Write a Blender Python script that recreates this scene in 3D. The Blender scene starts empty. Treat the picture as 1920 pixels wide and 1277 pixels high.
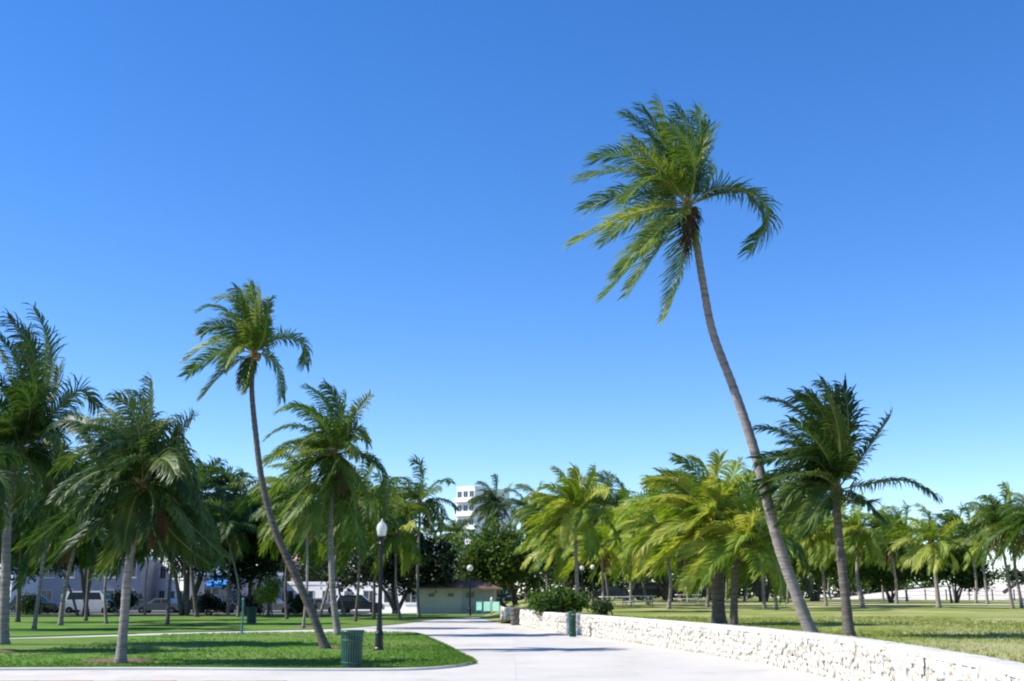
import bpy, math, random
import numpy as np
from mathutils import Vector, Matrix

# ------------------------------------------------------------------ camera, sky, sun, exposure
scn = bpy.context.scene
C = scn.collection
F = 2100.0; CX = 960.0; CY = 638.5; HOR = 1112.0; EYE = 1.9
PIT = math.atan((HOR - CY) / F)
cam = bpy.data.cameras.new('camera'); cam_o = bpy.data.objects.new('camera', cam); C.objects.link(cam_o)
cam.sensor_width = 36; cam.sensor_fit = 'HORIZONTAL'; cam.lens = 36 * F / 1920
cam.clip_start = 0.1; cam.clip_end = 4000
cam_o.location = (0, 0, EYE); cam_o.rotation_euler = (math.pi / 2 + PIT, 0, 0)
scn.camera = cam_o

SUN_EL = math.radians(44); SUN_AZ = math.radians(-93)      # azimuth clockwise from +Y
world = bpy.data.worlds.new('World'); scn.world = world; world.use_nodes = True
wn = world.node_tree.nodes; wl = world.node_tree.links
bg = wn['Background']
sky = wn.new('ShaderNodeTexSky'); sky.sky_type = 'NISHITA'; sky.sun_disc = False
sky.sun_elevation = SUN_EL; sky.sun_rotation = SUN_AZ
sky.air_density = 0.75; sky.dust_density = 0.0; sky.ozone_density = 2.5; sky.altitude = 0
hs = wn.new('ShaderNodeHueSaturation'); hs.inputs['Hue'].default_value = 0.511; hs.inputs['Saturation'].default_value = 1.40; hs.inputs['Value'].default_value = 1.27
gm = wn.new('ShaderNodeGamma'); gm.inputs['Gamma'].default_value = 0.86
wl.new(sky.outputs[0], gm.inputs['Color']); wl.new(gm.outputs[0], hs.inputs['Color']); wl.new(hs.outputs[0], bg.inputs['Color'])
bg.inputs['Strength'].default_value = 0.15
sl = bpy.data.lights.new('sun', 'SUN'); sl.energy = 5.0; sl.angle = math.radians(0.5); sl.color = (1.0, 0.955, 0.87)
so = bpy.data.objects.new('sun', sl); C.objects.link(so)
sd = Vector((math.sin(SUN_AZ) * math.cos(SUN_EL), math.cos(SUN_AZ) * math.cos(SUN_EL), math.sin(SUN_EL)))
so.rotation_euler = sd.to_track_quat('Z', 'Y').to_euler(); so.location = sd * 60
scn.view_settings.view_transform = 'Standard'; scn.view_settings.look = 'None'
scn.view_settings.exposure = 0.6; scn.view_settings.gamma = 1.0; scn.view_settings.use_curve_mapping = False
scn.cycles.max_bounces = 6; scn.cycles.transmission_bounces = 4; scn.cycles.transparent_max_bounces = 4
scn.cycles.pixel_filter_type = 'BLACKMAN_HARRIS'; scn.cycles.filter_width = 2.1

rnd = random.Random(5)
nr = np.random.default_rng(11)

# ------------------------------------------------------------------ pixel -> world helpers (photograph's pixels, 1920 wide)
fw = Vector((0, math.cos(PIT), math.sin(PIT))); upv = Vector((0, -math.sin(PIT), math.cos(PIT)))
def ray(px, py): return Vector((1, 0, 0)) * ((px - CX) / F) + fw + upv * ((CY - py) / F)
def gp(px, py, z=0.0):
    r = ray(px, py); t = (z - EYE) / r.z
    return Vector((r.x * t, r.y * t, z))
def at(px, py, Y):
    r = ray(px, py); t = Y / r.y
    return Vector((r.x * t, Y, EYE + r.z * t))
def xat(px, Y): return at(px, HOR, Y).x
def sstep(a, b, x):
    t = min(1, max(0, (x - a) / (b - a))); return t * t * (3 - 2 * t)
def h_right(y): return 0.75 + 0.4 * sstep(40, 115, y)

# ------------------------------------------------------------------ object helpers
def link(o, parent=None):
    C.objects.link(o)
    if parent: o.parent = parent
    return o
def mesh_obj(name, verts, faces, mats, parent=None, mi=None, smooth=False):
    me = bpy.data.meshes.new(name)
    me.from_pydata([tuple(v) for v in verts], [], [tuple(f) for f in faces])
    for m in (mats if isinstance(mats, (list, tuple)) else [mats]): me.materials.append(m)
    if mi is not None: me.polygons.foreach_set('material_index', mi)
    if smooth: me.polygons.foreach_set('use_smooth', [True] * len(me.polygons))
    me.update()
    return link(bpy.data.objects.new(name, me), parent)
def tag(o, label=None, cat=None, group=None, kind=None):
    if label: o['label'] = label
    if cat: o['category'] = cat
    if group: o['group'] = group
    if kind: o['kind'] = kind
    return o
def thing(name, label, cat, loc=(0, 0, 0), rz=0.0, group=None):
    o = bpy.data.objects.new(name, None); C.objects.link(o)
    o.location = loc; o.rotation_euler = (0, 0, rz); o.empty_display_size = 0.3
    return tag(o, label, cat, group)
def copy_tree(o, parent=None):
    c = o.copy(); C.objects.link(c); c.parent = parent
    for ch in list(o.children): copy_tree(ch, c)
    return c

class MB:
    def __init__(s): s.v = []; s.f = []; s.m = []
    def add(s, v, f, m=0):
        n = len(s.v); s.v += [tuple(x) for x in v]; s.f += [tuple(i + n for i in q) for q in f]; s.m += [m] * len(f); return s
    def box(s, x0, x1, y0, y1, z0, z1, m=0, b=0.0):
        if b <= 0:
            v = [(x, y, z) for z in (z0, z1) for y in (y0, y1) for x in (x0, x1)]
            return s.add(v, [(0, 2, 3, 1), (4, 5, 7, 6), (0, 1, 5, 4), (2, 6, 7, 3), (0, 4, 6, 2), (1, 3, 7, 5)], m)
        prof = [(z0, b), (z0 + b, 0), (z1 - b, 0), (z1, b)]; v = []
        for z, i in prof:
            X0, X1, Y0, Y1 = x0 + i, x1 - i, y0 + i, y1 - i
            v += [(X0 + b, Y0, z), (X1 - b, Y0, z), (X1, Y0 + b, z), (X1, Y1 - b, z), (X1 - b, Y1, z), (X0 + b, Y1, z), (X0, Y1 - b, z), (X0, Y0 + b, z)]
        f = [tuple(range(7, -1, -1)), tuple(range(24, 32))]
        for k in range(3):
            for i in range(8):
                j = (i + 1) % 8; f.append((k * 8 + i, k * 8 + j, k * 8 + 8 + j, k * 8 + 8 + i))
        return s.add(v, f, m)
    def lathe(s, prof, n=16, c=(0, 0, 0), m=0, cap=True):
        v = []; f = []
        for r, z in prof:
            for i in range(n):
                a = 2 * math.pi * i / n; v.append((c[0] + r * math.cos(a), c[1] + r * math.sin(a), c[2] + z))
        for k in range(len(prof) - 1):
            for i in range(n):
                j = (i + 1) % n; f.append((k * n + i, k * n + j, (k + 1) * n + j, (k + 1) * n + i))
        if cap: f += [tuple(range(n - 1, -1, -1)), tuple(range((len(prof) - 1) * n, len(prof) * n))]
        return s.add(v, f, m)
    def tube(s, pts, rad, n=8, m=0):
        pts = [Vector(p) for p in pts]; v = []; f = []
        if not isinstance(rad, (list, tuple)): rad = [rad] * len(pts)
        for k, p in enumerate(pts):
            t = (pts[min(k + 1, len(pts) - 1)] - pts[max(k - 1, 0)]).normalized()
            a = Vector((1, 0, 0)) if abs(t.x) < .8 else Vector((0, 1, 0))
            u = t.cross(a).normalized(); w = t.cross(u)
            for i in range(n):
                th = 2 * math.pi * i / n; v.append(p + (u * math.cos(th) + w * math.sin(th)) * rad[k])
        for k in range(len(pts) - 1):
            for i in range(n):
                j = (i + 1) % n; f.append((k * n + i, k * n + j, (k + 1) * n + j, (k + 1) * n + i))
        f += [tuple(range(n - 1, -1, -1)), tuple(range((len(pts) - 1) * n, len(pts) * n))]
        return s.add(v, f, m)
    def build(s, name, mats, parent=None, smooth=False): return mesh_obj(name, s.v, s.f, mats, parent, s.m, smooth)

# ------------------------------------------------------------------ materials
def new_mat(name):
    m = bpy.data.materials.new(name); m.use_nodes = True
    return m, m.node_tree.nodes, m.node_tree.links, m.node_tree.nodes['Principled BSDF']
def ramp(n, stops):
    r = n.new('ShaderNodeValToRGB'); e = r.color_ramp.elements
    while len(e) < len(stops): e.new(0.5)
    for k, (p, c) in enumerate(stops): e[k].position = p; e[k].color = (*c, 1)
    return r
def noise(n, l, scale, detail=4, coord='Object', rough=0.55, stretch=None):
    tc = n.new('ShaderNodeTexCoord'); no = n.new('ShaderNodeTexNoise')
    no.inputs['Scale'].default_value = scale; no.inputs['Detail'].default_value = detail; no.inputs['Roughness'].default_value = rough
    if stretch:
        mp = n.new('ShaderNodeMapping'); mp.inputs['Scale'].default_value = stretch
        l.new(tc.outputs[coord], mp.inputs[0]); l.new(mp.outputs[0], no.inputs['Vector'])
    else: l.new(tc.outputs[coord], no.inputs['Vector'])
    return no
def mat_noise(name, stops, scale=2.0, rough=0.8, bump=0.0, bscale=20.0, detail=5, stretch=None, metallic=0.0, spec=0.3, coord='Object'):
    m, n, l, p = new_mat(name)
    no = noise(n, l, scale, detail, coord, stretch=stretch); r = ramp(n, stops)
    l.new(no.outputs['Fac'], r.inputs[0]); l.new(r.outputs[0], p.inputs['Base Color'])
    p.inputs['Roughness'].default_value = rough; p.inputs['Metallic'].default_value = metallic; p.inputs['Specular IOR Level'].default_value = spec
    if bump:
        nb = noise(n, l, bscale, 6, coord, stretch=stretch); b = n.new('ShaderNodeBump'); b.inputs['Strength'].default_value = bump; b.inputs['Distance'].default_value = 0.05
        l.new(nb.outputs['Fac'], b.inputs['Height']); l.new(b.outputs[0], p.inputs['Normal'])
    return m
def two(c, d=0.15): return [(0.3, tuple(x * (1 - d) for x in c)), (0.7, tuple(min(1, x * (1 + d)) for x in c))]
def plain(name, c, rough=0.5, metallic=0.0, d=0.12, scale=3.0, spec=0.4): return mat_noise(name, two(c, d), scale, rough, 0.0, 20, 4, None, metallic, spec)
def leaf_mat(name, c1, c2, c3, trans=0.35, rough=0.42, nscale=1.2, tcol=1.6):
    """foliage: each leaf object varies by its own random value, plus noise along it; thin leaves let light through"""
    m, n, l, p = new_mat(name)
    oi = n.new('ShaderNodeObjectInfo'); no = noise(n, l, nscale, 3)
    ad = n.new('ShaderNodeMath'); ad.operation = 'MULTIPLY_ADD'; ad.inputs[1].default_value = 0.6
    l.new(oi.outputs['Random'], ad.inputs[0]); sb = n.new('ShaderNodeMath'); sb.operation = 'MULTIPLY_ADD'; sb.inputs[1].default_value = 1.1; sb.inputs[2].default_value = -0.35
    l.new(no.outputs['Fac'], sb.inputs[0]); l.new(sb.outputs[0], ad.inputs[2])
    r = ramp(n, [(0.05, c1), (0.5, c2), (0.95, c3)]); l.new(ad.outputs[0], r.inputs[0])
    l.new(r.outputs[0], p.inputs['Base Color']); p.inputs['Roughness'].default_value = rough; p.inputs['Specular IOR Level'].default_value = 0.28
    tr = n.new('ShaderNodeBsdfTranslucent'); hv = n.new('ShaderNodeHueSaturation'); hv.inputs['Value'].default_value = tcol; hv.inputs['Saturation'].default_value = 1.1; hv.inputs['Hue'].default_value = 0.485
    l.new(r.outputs[0], hv.inputs['Color']); l.new(hv.outputs[0], tr.inputs['Color'])
    mx = n.new('ShaderNodeMixShader'); mx.inputs[0].default_value = trans
    l.new(p.outputs[0], mx.inputs[1]); l.new(tr.outputs[0], mx.inputs[2])
    l.new(mx.outputs[0], n['Material Output'].inputs['Surface'])
    return m

M = {}
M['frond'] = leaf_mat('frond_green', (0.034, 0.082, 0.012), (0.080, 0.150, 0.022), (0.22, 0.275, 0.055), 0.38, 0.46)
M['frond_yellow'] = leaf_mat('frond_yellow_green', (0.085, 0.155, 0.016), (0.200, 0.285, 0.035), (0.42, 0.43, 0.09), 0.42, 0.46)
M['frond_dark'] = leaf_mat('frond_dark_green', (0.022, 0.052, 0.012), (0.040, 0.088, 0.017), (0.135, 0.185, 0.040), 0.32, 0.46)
M['frond_dead'] = leaf_mat('frond_dry_brown', (0.06, 0.035, 0.018), (0.10, 0.062, 0.028), (0.15, 0.10, 0.045), 0.15, 0.8)
M['rachis'] = mat_noise('rachis', [(0.3, (0.16, 0.17, 0.05)), (0.7, (0.30, 0.27, 0.10))], 3, 0.5)
M['leaf'] = leaf_mat('sea_grape_leaf', (0.026, 0.064, 0.012), (0.055, 0.115, 0.018), (0.11, 0.175, 0.03), 0.34, 0.5, 0.9)
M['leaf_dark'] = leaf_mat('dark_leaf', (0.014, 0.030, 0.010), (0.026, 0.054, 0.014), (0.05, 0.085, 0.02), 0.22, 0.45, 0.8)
M['leaf_lime'] = leaf_mat('lime_leaf', (0.06, 0.12, 0.012), (0.10, 0.18, 0.02), (0.17, 0.24, 0.03), 0.4, 0.4, 0.9)
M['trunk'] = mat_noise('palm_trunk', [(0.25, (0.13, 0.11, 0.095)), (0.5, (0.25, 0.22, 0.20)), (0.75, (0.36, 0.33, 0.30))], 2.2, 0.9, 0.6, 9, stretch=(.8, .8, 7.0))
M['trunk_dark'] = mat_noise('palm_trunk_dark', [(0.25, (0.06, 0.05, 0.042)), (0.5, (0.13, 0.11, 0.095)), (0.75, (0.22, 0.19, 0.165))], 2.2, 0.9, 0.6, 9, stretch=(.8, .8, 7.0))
M['bark'] = mat_noise('bark', [(0.3, (0.07, 0.055, 0.045)), (0.7, (0.19, 0.16, 0.13))], 3, 0.9, 0.7, 12)
M['fibre'] = mat_noise('palm_fibre', [(0.3, (0.12, 0.075, 0.03)), (0.7, (0.28, 0.20, 0.08))], 6, 0.9, 0.8, 25)
M['coconut'] = mat_noise('coconut', [(0.3, (0.22, 0.16, 0.03)), (0.7, (0.34, 0.22, 0.05))], 5, 0.45)
def stone_mat():
    """pitted coral limestone, each stone its own tint from white to tan and grey"""
    m, n, l, p = new_mat('limestone'); oi = n.new('ShaderNodeObjectInfo'); ge = n.new('ShaderNodeNewGeometry'); no = n.new('ShaderNodeTexNoise'); no.inputs['Scale'].default_value = 9; no.inputs['Detail'].default_value = 7; l.new(ge.outputs['Position'], no.inputs['Vector'])
    sm_ = n.new('ShaderNodeMath'); sm_.operation = 'ADD'; fr = n.new('ShaderNodeMath'); fr.operation = 'FRACT'; l.new(oi.outputs['Random'], sm_.inputs[0]); l.new(ge.outputs['Random Per Island'], sm_.inputs[1]); l.new(sm_.outputs[0], fr.inputs[0])
    r = ramp(n, [(0.33, (0.09, 0.08, 0.065)), (0.375, (0.47, 0.435, 0.38)), (0.46, (0.58, 0.555, 0.51)), (0.7, (0.70, 0.675, 0.625))]); l.new(no.outputs['Fac'], r.inputs[0])
    tr = ramp(n, [(0.0, (0.68, 0.65, 0.61)), (0.22, (0.95, 0.94, 0.92)), (0.75, (1.0, 0.98, 0.95)), (1.0, (0.92, 0.86, 0.77))]); l.new(fr.outputs[0], tr.inputs[0])
    mx = n.new('ShaderNodeMixRGB'); mx.blend_type = 'MULTIPLY'; mx.inputs[0].default_value = 1; l.new(r.outputs[0], mx.inputs[1]); l.new(tr.outputs[0], mx.inputs[2]); l.new(mx.outputs[0], p.inputs['Base Color'])
    p.inputs['Roughness'].default_value = .95; p.inputs['Specular IOR Level'].default_value = .15
    nb = n.new('ShaderNodeTexNoise'); nb.inputs['Scale'].default_value = 26; nb.inputs['Detail'].default_value = 5; l.new(ge.outputs['Position'], nb.inputs['Vector']); b = n.new('ShaderNodeBump'); b.inputs['Strength'].default_value = .8; b.inputs['Distance'].default_value = .03; l.new(nb.outputs['Fac'], b.inputs['Height']); l.new(b.outputs[0], p.inputs['Normal'])
    return m
M['stone'] = stone_mat()
M['stone_shade'] = mat_noise('shaded_rock', [(0.3, (0.08, 0.072, 0.066)), (0.7, (0.20, 0.18, 0.17))], 5, 0.9, 0.9, 18)  # pillar stone: the palms' cast shade is put into its dark colour
M['mortar'] = mat_noise('mortar', [(0.3, (0.36, 0.34, 0.30)), (0.7, (0.52, 0.50, 0.45))], 6, 0.95, 0.7, 30)
M['coping'] = mat_noise('coping', [(0.28, (0.36, 0.34, 0.30)), (0.45, (0.53, 0.51, 0.465)), (0.7, (0.62, 0.60, 0.55))], 1.7, 0.9, 0.5, 18)
def slab_mat():
    """pale concrete: each slab a little different, with faint stains"""
    m, n, l, p = new_mat('path_concrete')
    oi = n.new('ShaderNodeObjectInfo'); geo = n.new('ShaderNodeNewGeometry'); no = n.new('ShaderNodeTexNoise'); no.inputs['Scale'].default_value = .45; no.inputs['Detail'].default_value = 9; no.inputs['Roughness'].default_value = .65
    l.new(geo.outputs['Position'], no.inputs['Vector'])
    r = ramp(n, [(0.28, (0.40, 0.375, 0.335)), (0.42, (0.51, 0.48, 0.435)), (0.7, (0.575, 0.54, 0.49))]); l.new(no.outputs['Fac'], r.inputs[0])
    hv = n.new('ShaderNodeHueSaturation'); mr = n.new('ShaderNodeMapRange'); mr.inputs[3].default_value = .96; mr.inputs[4].default_value = 1.03
    l.new(oi.outputs['Random'], mr.inputs[0]); l.new(mr.outputs[0], hv.inputs['Value']); l.new(r.outputs[0], hv.inputs['Color']); l.new(hv.outputs[0], p.inputs['Base Color'])
    p.inputs['Roughness'].default_value = .9; p.inputs['Specular IOR Level'].default_value = .2
    return m
M['concrete'] = slab_mat()
M['walk'] = mat_noise('walk_concrete', [(0.3, (0.50, 0.49, 0.46)), (0.7, (0.62, 0.61, 0.575))], 0.8, 0.9, 0.15, 60, detail=8)
M['paver_a'] = plain('paver_tan', (0.42, 0.27, 0.12), 0.9, d=0.2)
M['paver_b'] = plain('paver_pink', (0.38, 0.26, 0.20), 0.9, d=0.2)
M['paver_c'] = plain('paver_cream', (0.46, 0.38, 0.27), 0.9, d=0.2)
M['sand'] = mat_noise('sandy_soil', [(0.3, (0.13, 0.11, 0.08)), (0.7, (0.22, 0.19, 0.145))], 0.3, 0.95, 0.3, 12)
M['dune'] = mat_noise('beach_sand', [(0.3, (0.52, 0.47, 0.40)), (0.7, (0.66, 0.61, 0.53))], 0.35, 0.95, 0.4, 5)
M['asphalt'] = mat_noise('asphalt', [(0.3, (0.04, 0.04, 0.042)), (0.7, (0.075, 0.074, 0.073))], 1.5, 0.9, 0.2, 60)
M['mulch'] = mat_noise('mulch', [(0.3, (0.10, 0.055, 0.035)), (0.7, (0.26, 0.165, 0.11))], 9, 0.95, 0.8, 30)
def grass_mat(name, stops, dry, dry_amt):
    m, n, l, p = new_mat(name)
    a = noise(n, l, 0.35, 6, rough=0.6); b = noise(n, l, 7.0, 5, rough=0.7); d = noise(n, l, 0.16, 5, rough=0.6)
    ad = n.new('ShaderNodeMath'); ad.operation = 'MULTIPLY_ADD'; ad.inputs[1].default_value = 0.55
    sc = n.new('ShaderNodeMath'); sc.operation = 'MULTIPLY'; sc.inputs[1].default_value = 0.45
    l.new(a.outputs['Fac'], ad.inputs[0]); l.new(b.outputs['Fac'], sc.inputs[0]); l.new(sc.outputs[0], ad.inputs[2])
    r = ramp(n, stops); l.new(ad.outputs[0], r.inputs[0])
    dr = ramp(n, [(0.46, (0, 0, 0)), (0.66, (dry_amt,) * 3)]); l.new(d.outputs['Fac'], dr.inputs[0])
    mx = n.new('ShaderNodeMixRGB'); l.new(dr.outputs[0], mx.inputs[0]); l.new(r.outputs[0], mx.inputs[1]); mx.inputs[2].default_value = (*dry, 1)
    l.new(mx.outputs[0], p.inputs['Base Color']); p.inputs['Roughness'].default_value = 0.85; p.inputs['Specular IOR Level'].default_value = 0.15
    bp = n.new('ShaderNodeBump'); bp.inputs['Strength'].default_value = 0.8; bp.inputs['Distance'].default_value = 0.06
    nb = noise(n, l, 14, 5); l.new(nb.outputs['Fac'], bp.inputs['Height']); l.new(bp.outputs[0], p.inputs['Normal'])
    return m
M['grass'] = grass_mat('lawn_grass', [(0.35, (0.062, 0.145, 0.016)), (0.5, (0.098, 0.205, 0.025)), (0.66, (0.150, 0.255, 0.042))], (0.19, 0.20, 0.06), 0.7)
M['grass_dry'] = grass_mat('dry_lawn_grass', [(0.35, (0.13, 0.18, 0.026)), (0.5, (0.22, 0.265, 0.05)), (0.66, (0.33, 0.33, 0.10))], (0.42, 0.37, 0.20), 0.9)
M['blade'] = leaf_mat('grass_blade', (0.070, 0.160, 0.018), (0.100, 0.210, 0.025), (0.15, 0.255, 0.040), 0.3, 0.6, 0.5, 1.2)
M['blade_dry'] = leaf_mat('dry_grass_blade', (0.16, 0.21, 0.03), (0.24, 0.28, 0.055), (0.34, 0.33, 0.11), 0.3, 0.6, 0.5, 1.2)
M['kerb'] = plain('old_concrete', (0.22, 0.21, 0.20), 0.9)
M['black'] = plain('black_paint', (0.018, 0.019, 0.021), 0.4, 0.0, 0.3)
M['green_paint'] = plain('dark_green_paint', (0.014, 0.075, 0.050), 0.35, 0.0, 0.3)
M['green_dark'] = plain('liner_dark', (0.008, 0.022, 0.020), 0.7)
M['globe'] = leaf_mat('lamp_globe', (0.78, 0.78, 0.76), (0.80, 0.80, 0.78), (0.83, 0.83, 0.81), 0.35, 0.25, 1, 1.0)
M['teal'] = plain('teal_paint', (0.06, 0.20, 0.22), 0.5)
M['mint'] = plain('mint_paint', (0.36, 0.72, 0.62), 0.5, d=0.06)
M['white'] = plain('white_paint', (0.80, 0.80, 0.78), 0.6, d=0.04)
M['cream'] = plain('cream_stucco', (0.66, 0.62, 0.55), 0.9, d=0.06)
M['lilac'] = plain('lilac_stucco', (0.34, 0.335, 0.36), 0.9, d=0.08)
M['greywall'] = plain('grey_stucco', (0.50, 0.465, 0.43), 0.9, d=0.08)
M['salmon'] = plain('salmon_stucco', (0.66, 0.42, 0.33), 0.9, d=0.08)
M['glass'] = plain('window_glass', (0.03, 0.045, 0.055), 0.12, spec=0.6)
M['frame'] = plain('window_frame', (0.55, 0.55, 0.54), 0.6)
M['rooftile'] = mat_noise('roof_tile', [(0.3, (0.20, 0.10, 0.07)), (0.7, (0.32, 0.18, 0.12))], 5, 0.85, 0.4, 30)
M['blue'] = plain('blue_canvas', (0.04, 0.26, 0.70), 0.8)
M['door'] = plain('door_paint', (0.10, 0.13, 0.15), 0.6)
M['wood'] = mat_noise('weathered_wood', [(0.3, (0.22, 0.18, 0.14)), (0.7, (0.40, 0.34, 0.28))], 4, 0.9, 0.3, 20)
M['tyre'] = plain('tyre', (0.02, 0.02, 0.02), 0.85)
M['rim'] = plain('rim', (0.45, 0.45, 0.46), 0.35, 0.8)
M['light_w'] = plain('headlight', (0.70, 0.72, 0.72), 0.15)
M['light_r'] = plain('taillight', (0.35, 0.02, 0.02), 0.2)
def paint(name, c):
    m = plain(name, c, 0.38, 0.0, 0.05, 2, 0.4); m.node_tree.nodes['Principled BSDF'].inputs['Coat Weight'].default_value = 0.25; return m
M['car_dark'] = paint('car_dark_blue', (0.02, 0.03, 0.05)); M['car_white'] = paint('car_white', (0.75, 0.75, 0.74))
M['car_grey'] = paint('car_grey', (0.10, 0.115, 0.14)); M['car_plum'] = paint('car_plum', (0.045, 0.035, 0.06)); M['car_silver'] = paint('car_silver', (0.22, 0.225, 0.235))
M['car_black'] = paint('car_black', (0.012, 0.012, 0.014)); M['car_red'] = paint('car_red', (0.28, 0.03, 0.03))

# ------------------------------------------------------------------ ground, path, lawns
def sheet(name, pts, z, mat, kind='structure', parent=None):
    return tag(mesh_obj(name, [(p[0], p[1], z) for p in pts], [tuple(range(len(pts)))], mat, parent), kind=kind)
def fan_grid(name, lower, upper, z, mat, rows=12, amp=0.0):
    """sheet between two polylines with the same number of points"""
    v = []; f = []; n = len(lower)
    for k in range(rows + 1):
        t = k / rows
        for a, b in zip(lower, upper):
            p = Vector(a).lerp(Vector(b), t); v.append((p.x, p.y, z + amp * math.sin(p.x * .7 + p.y * .31) * math.sin(p.y * .5 - p.x * .2) * min(1, 6 * t * (1 - t) + .15)))
    for k in range(rows):
        for i in range(n - 1): f.append((k * n + i, k * n + i + 1, (k + 1) * n + i + 1, (k + 1) * n + i))
    return tag(mesh_obj(name, v, f, mat, None, None, True), kind='structure')
def resample(pts, n):
    pts = [Vector((p[0], p[1], 0)) for p in pts]; d = [0]
    for a, b in zip(pts, pts[1:]): d.append(d[-1] + (b - a).length)
    out = []
    for k in range(n):
        s = d[-1] * k / (n - 1); i = 0
        while i < len(d) - 2 and d[i + 1] < s: i += 1
        t = (s - d[i]) / max(1e-9, d[i + 1] - d[i]); out.append(pts[i].lerp(pts[i + 1], t))
    return out
def smooth_line(pts, sub=8):
    """Catmull-Rom through points"""
    P = [Vector(p) for p in pts]; P = [P[0] * 2 - P[1]] + P + [P[-1] * 2 - P[-2]]; out = []
    for i in range(1, len(P) - 2):
        for k in range(sub):
            t = k / sub; a, b, c, d = P[i - 1], P[i], P[i + 1], P[i + 2]
            out.append(0.5 * ((2 * b) + (c - a) * t + (2 * a - 5 * b + 4 * c - d) * t * t + (3 * b - a - 3 * c + d) * t ** 3))
    out.append(P[-2]); return out

sheet('ground', [(-1500, -200), (1500, -200), (1500, 2500), (-1500, 2500)], -0.03, M['sand'])
path = sheet('path', [(-40, 2), (9, 2), (9, 90), (3, 140), (-12, 140), (-40, 100)], -0.015, M['walk'])
sm = None
for i in range(9):
    for j in range(44):
        if sm is None: sm = MB().box(-1.4985, 1.4985, -1.4985, 1.4985, -0.012, 0.0, 0, 0.0015).build('concrete_slab', M['concrete'], path); o = sm
        else: o = link(sm.copy(), path)
        o.location = (-16.4 + i * 3.0, 14.0 + j * 3.0, rnd.uniform(-.0006, .0006)); o.rotation_euler = (0, 0, rnd.choice((0, math.pi / 2, math.pi, -math.pi / 2)))
        if o.location.y > 100 and o.location.x < -6: bpy.data.objects.remove(o)
# near lawn island: lower edge along the kerb, rounded tip, upper edge along the footway
low = smooth_line([gp(*p) for p in [(-330, 1257), (0, 1256), (300, 1255), (560, 1257), (720, 1257), (800, 1255), (858, 1250), (889, 1244)]], 6)
upp = smooth_line([gp(*p) for p in [(-330, 1207), (0, 1199.5), (300, 1192), (480, 1188), (640, 1187), (768, 1188), (815, 1203), (860, 1226), (887, 1240)]], 6)
lowr = resample(low, 90); uppr = resample(upp, 90)
near_lawn = fan_grid('near_lawn', lowr, uppr, 0.035, M['grass'], 24, 0.025)
# far lawn beyond the footway, up to the street
low2 = smooth_line([gp(*p) for p in [(-330, 1203.5), (0, 1196), (300, 1187), (480, 1183), (620, 1179.5), (705, 1174), (760, 1169), (800, 1163.5), (850, 1159), (900, 1156.5), (945, 1154.5)]], 6)
upp2 = [Vector((-75, 101, 0)), Vector((-40, 101.5, 0)), Vector((-15, 103, 0)), Vector((-3.6, 110, 0))]
far_lawn = fan_grid('far_lawn', resample(low2, 80), resample(upp2, 80), 0.03, M['grass'], 16, 0.03)
# kerb in front of the near lawn: a real step with a rounded top edge
kb = MB(); kv = []
kl = [p for p in lowr if p.x < 20]
for p in kl: kv += [(p.x, p.y - 0.02, -0.02), (p.x, p.y - 0.02, 0.05), (p.x, p.y - 0.05, 0.06), (p.x, p.y - 0.20, 0.06), (p.x, p.y - 0.23, 0.045), (p.x, p.y - 0.23, -0.02)]
kf = []
for k in range(len(kl) - 1):
    for i in range(5): kf.append((k * 6 + i, (k + 1) * 6 + i, (k + 1) * 6 + i + 1, k * 6 + i + 1))
tag(mesh_obj('lawn_kerb', kv, kf, M['walk']), kind='structure')
# tan paving band at the lower left, slab by slab
band = sheet('paved_band', [(-20, 20), (-4.8, 20), (-4.8, 25.62), (-20, 25.62)], 0.004, M['mortar'])
slabs = []
for k, mk in enumerate(('paver_a', 'paver_b', 'paver_c')):
    b = MB().box(-0.292, 0.292, -0.292, 0.292, 0, 0.03, 0, 0.008); o = b.build('paving_slab', M[mk], band); slabs.append(o)
first = {0: True, 1: True, 2: True}
for i in range(14):
    for j in range(3):
        k = rnd.choice((0, 0, 1, 2, 2))
        o = slabs[k] if first[k] else link(slabs[k].copy(), band); first[k] = False
        o.location = (-13.0 + i * 0.6 + 0.3 * (j % 2), 23.98 + j * 0.6, 0.006 + rnd.uniform(0, 0.006)); o.rotation_euler = (rnd.uniform(-.006, .006), rnd.uniform(-.006, .006), 0)
# mulch rings
def mulch(px, py, rx, ry, z=0.035):
    c = gp(px, py); v = [(c.x, c.y, z + 0.07)]; n = 40
    for rr, zz in ((.55, .055), (1.0, 0.004)):
        for i in range(n):
            a = 2 * math.pi * i / n; q = rr * (1 + .12 * math.sin(3 * a + px) + .06 * rnd.uniform(-1, 1)); v.append((c.x + rx * q * math.cos(a), c.y + ry * q * math.sin(a), z + zz))
    f = [(0, 1 + i, 1 + (i + 1) % n) for i in range(n)] + [(1 + i, 1 + n + i, 1 + n + (i + 1) % n, 1 + (i + 1) % n) for i in range(n)]
    return tag(mesh_obj('mulch_bed', v, f, M['mulch']), kind='structure')
mulch(225, 1242, 1.05, 1.0); mulch(8, 1223, 0.6, 0.5); mulch(618, 1216, 0.55, 0.6); mulch(572, 1176, 0.7, 0.8)

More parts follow.
